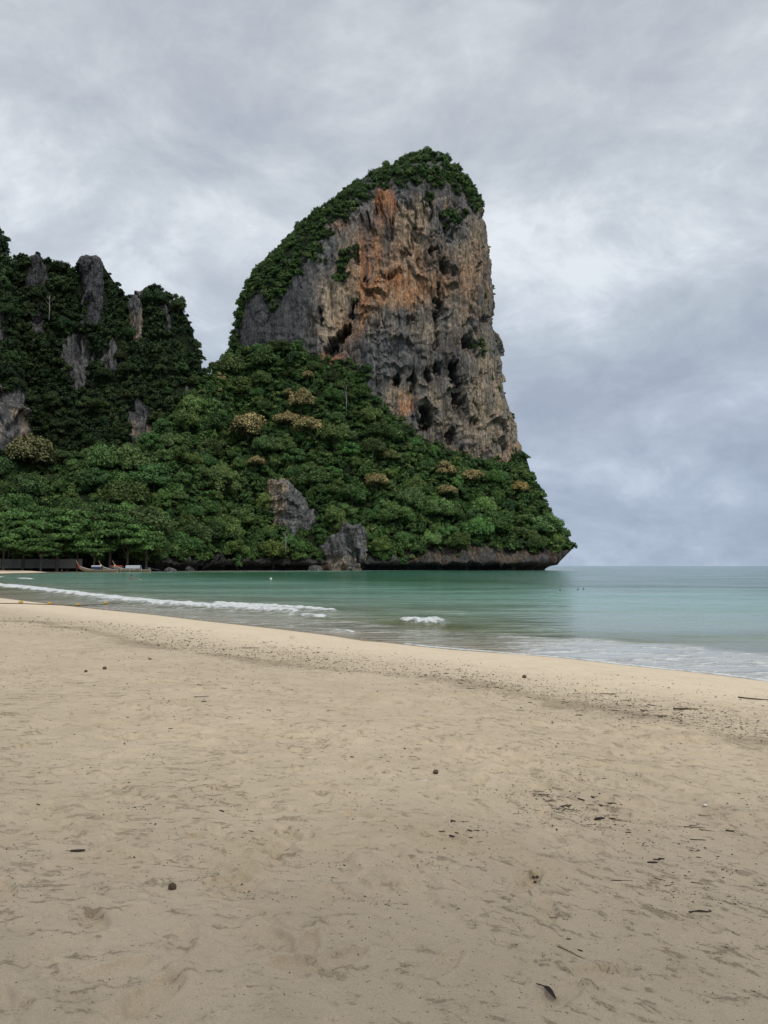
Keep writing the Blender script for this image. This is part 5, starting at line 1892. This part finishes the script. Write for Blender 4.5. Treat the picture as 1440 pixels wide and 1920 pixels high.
for (cx, cy, rx, ry, cnt, (s0, s1), wds) in ZONES:
    gx = np.array([rr.gauss(0, 0.55) for _ in range(cnt)])
    gy = np.array([rr.gauss(0, 0.55) for _ in range(cnt)])
    ax, ay, az_ = on_sand_v(cx + gx * rx, cy + gy * ry + gx * rx * 0.12)
    for k in range(cnt):
        ln = rr.uniform(s0, s1) * math.hypot(ax[k], ay[k]) / FPX
        chip = rr.random() < 0.3
        me = rr.choice(CHIPS if chip else TWIGS)
        rz = rr.gauss(-0.25, 0.55)
        t = ln * rr.uniform(0.8, 1.3) * (0.8 if chip else 1.0)
        tob = add('bark_chip' if chip else 'twig', me, M_TWIG if rr.random() < 0.65 else M_TWIG2, loc=(ax[k], ay[k], az_[k] + 0.001), rot=(0, 0, rz), scale=(ln, t, t),
            category='bark' if chip else 'twig', group=f'{"bark chips" if chip else "twigs"} {wds}')
        COUNTED.setdefault(f'{"dark bark chip" if chip else "dark twig"} {wds}', []).append((tob, float(cx + gx[k] * rx), float(cy + gy[k] * ry + gx[k] * rx * 0.12)))
        tw_n += 1
print('twigs', tw_n)
single_out()


# the uncountable rest: crumbs of wood, seeds and shell grit
def debris():
    rng = np.random.default_rng(8)
    xs, ys, sz = [], [], []

    def zone(cx, cy, rx, ry, n, s0, s1, skew=0.12):
        gx, gy = rng.normal(0, 0.6, n), rng.normal(0, 0.6, n)
        xs.append(cx + gx * rx)
        ys.append(cy + gy * ry + gx * rx * skew)
        sz.append(rng.uniform(s0, s1, n) * rng.uniform(0.4, 1, n))
    for (cx, cy, rx, ry, cnt, (s0, s1), _) in ZONES:
        zone(cx, cy, rx * 1.3, ry * 1.3, cnt * 11, 1.5, s0 * 0.95)
    n = 3200
    t = rng.uniform(250, 1500, n)
    xs.append(t)
    ys.append(interp(t, WRACK) - np.abs(rng.normal(0, 1, n)) * interp(t, [(250, 8), (600, 16), (1000, 18), (1440, 26)]) + rng.normal(0, 5, n))
    sz.append(rng.uniform(1.5, 5.5, n))
    n = 700
    t = rng.uniform(-40, 380, n)
    xs.append(t)
    ys.append(1166 + rng.normal(0, 9, n) + 0.05 * t)
    sz.append(rng.uniform(1.5, 4.5, n))
    n = 6500
    t = rng.uniform(0, 1, n)
    xs.append(rng.uniform(-40, 1480, n))
    ys.append(1215 + 700 * t ** 1.25)
    sz.append(rng.uniform(1.2, 5.5, n) * rng.uniform(0.4, 1, n))
    for _ in range(34):
        cx = rng.uniform(0, 1440)
        cy = rng.uniform(1250, 1700)
        zone(cx, cy, rng.uniform(25, 90), rng.uniform(6, 22), 46, 1.5, 7, 0.16)
    px, py, s = np.concatenate(xs), np.concatenate(ys), np.concatenate(sz)
    keep = py > interp(px, [(-60, 1150), (400, 1180), (720, 1222), (1000, 1248), (1440, 1292)])
    px, py, s = px[keep], py[keep], s[keep]
    x, y, z = on_sand_v(px, py)
    n = len(x)
    ln = s * np.hypot(x, y) / FPX
    wd = ln * rng.uniform(0.14, 0.6, n)
    th = np.minimum(wd, ln) * rng.uniform(0.3, 0.7, n)
    a = rng.normal(-0.3, 0.7, n)
    ca, sa = np.cos(a), np.sin(a)
    O = np.array([(0.5, 0, 0), (0, 0.5, 0), (-0.5, 0, 0), (0, -0.5, 0), (0.05, 0, 1.0), (0, 0, -0.5)])
    lx = O[None, :, 0] * ln[:, None]
    ly = O[None, :, 1] * wd[:, None]
    lz = O[None, :, 2] * th[:, None]
    V = np.stack([x[:, None] + lx * ca[:, None] - ly * sa[:, None], y[:, None] + lx * sa[:, None] + ly * ca[:, None], z[:, None] + lz + 0.0005], -1)
    T = np.array([(0, 1, 4), (1, 2, 4), (2, 3, 4), (3, 0, 4), (1, 0, 5), (2, 1, 5), (3, 2, 5), (0, 3, 5)])
    F = (np.arange(n) * 6)[:, None, None] + T[None]
    me = mesh_np('wrack_debris', V.reshape(-1, 3), F.reshape(-1, 3), False)
    attr(me, 'tone', np.repeat(rng.uniform(0, 1, n), 6))
    m, t, b, _ = material('wrack_bits')
    to = t.n('ShaderNodeAttribute', {'attribute_name': 'tone'}).outputs['Fac']
    c = t.ramp(to, [(0, (0.022, 0.018, 0.013)), (0.35, (0.05, 0.04, 0.028)), (0.75, (0.11, 0.085, 0.055)), (0.96, (0.2, 0.16, 0.11)), (0.985, (0.6, 0.58, 0.53)), (1, (0.65, 0.62, 0.58))])
    t.link(c, b.inputs['Base Color'])
    b.inputs['Roughness'].default_value = 0.85
    add('wrack_debris', me, m, kind='stuff', label='tiny dark bits of wood and seed strewn over the sand')


debris()
print('all done')
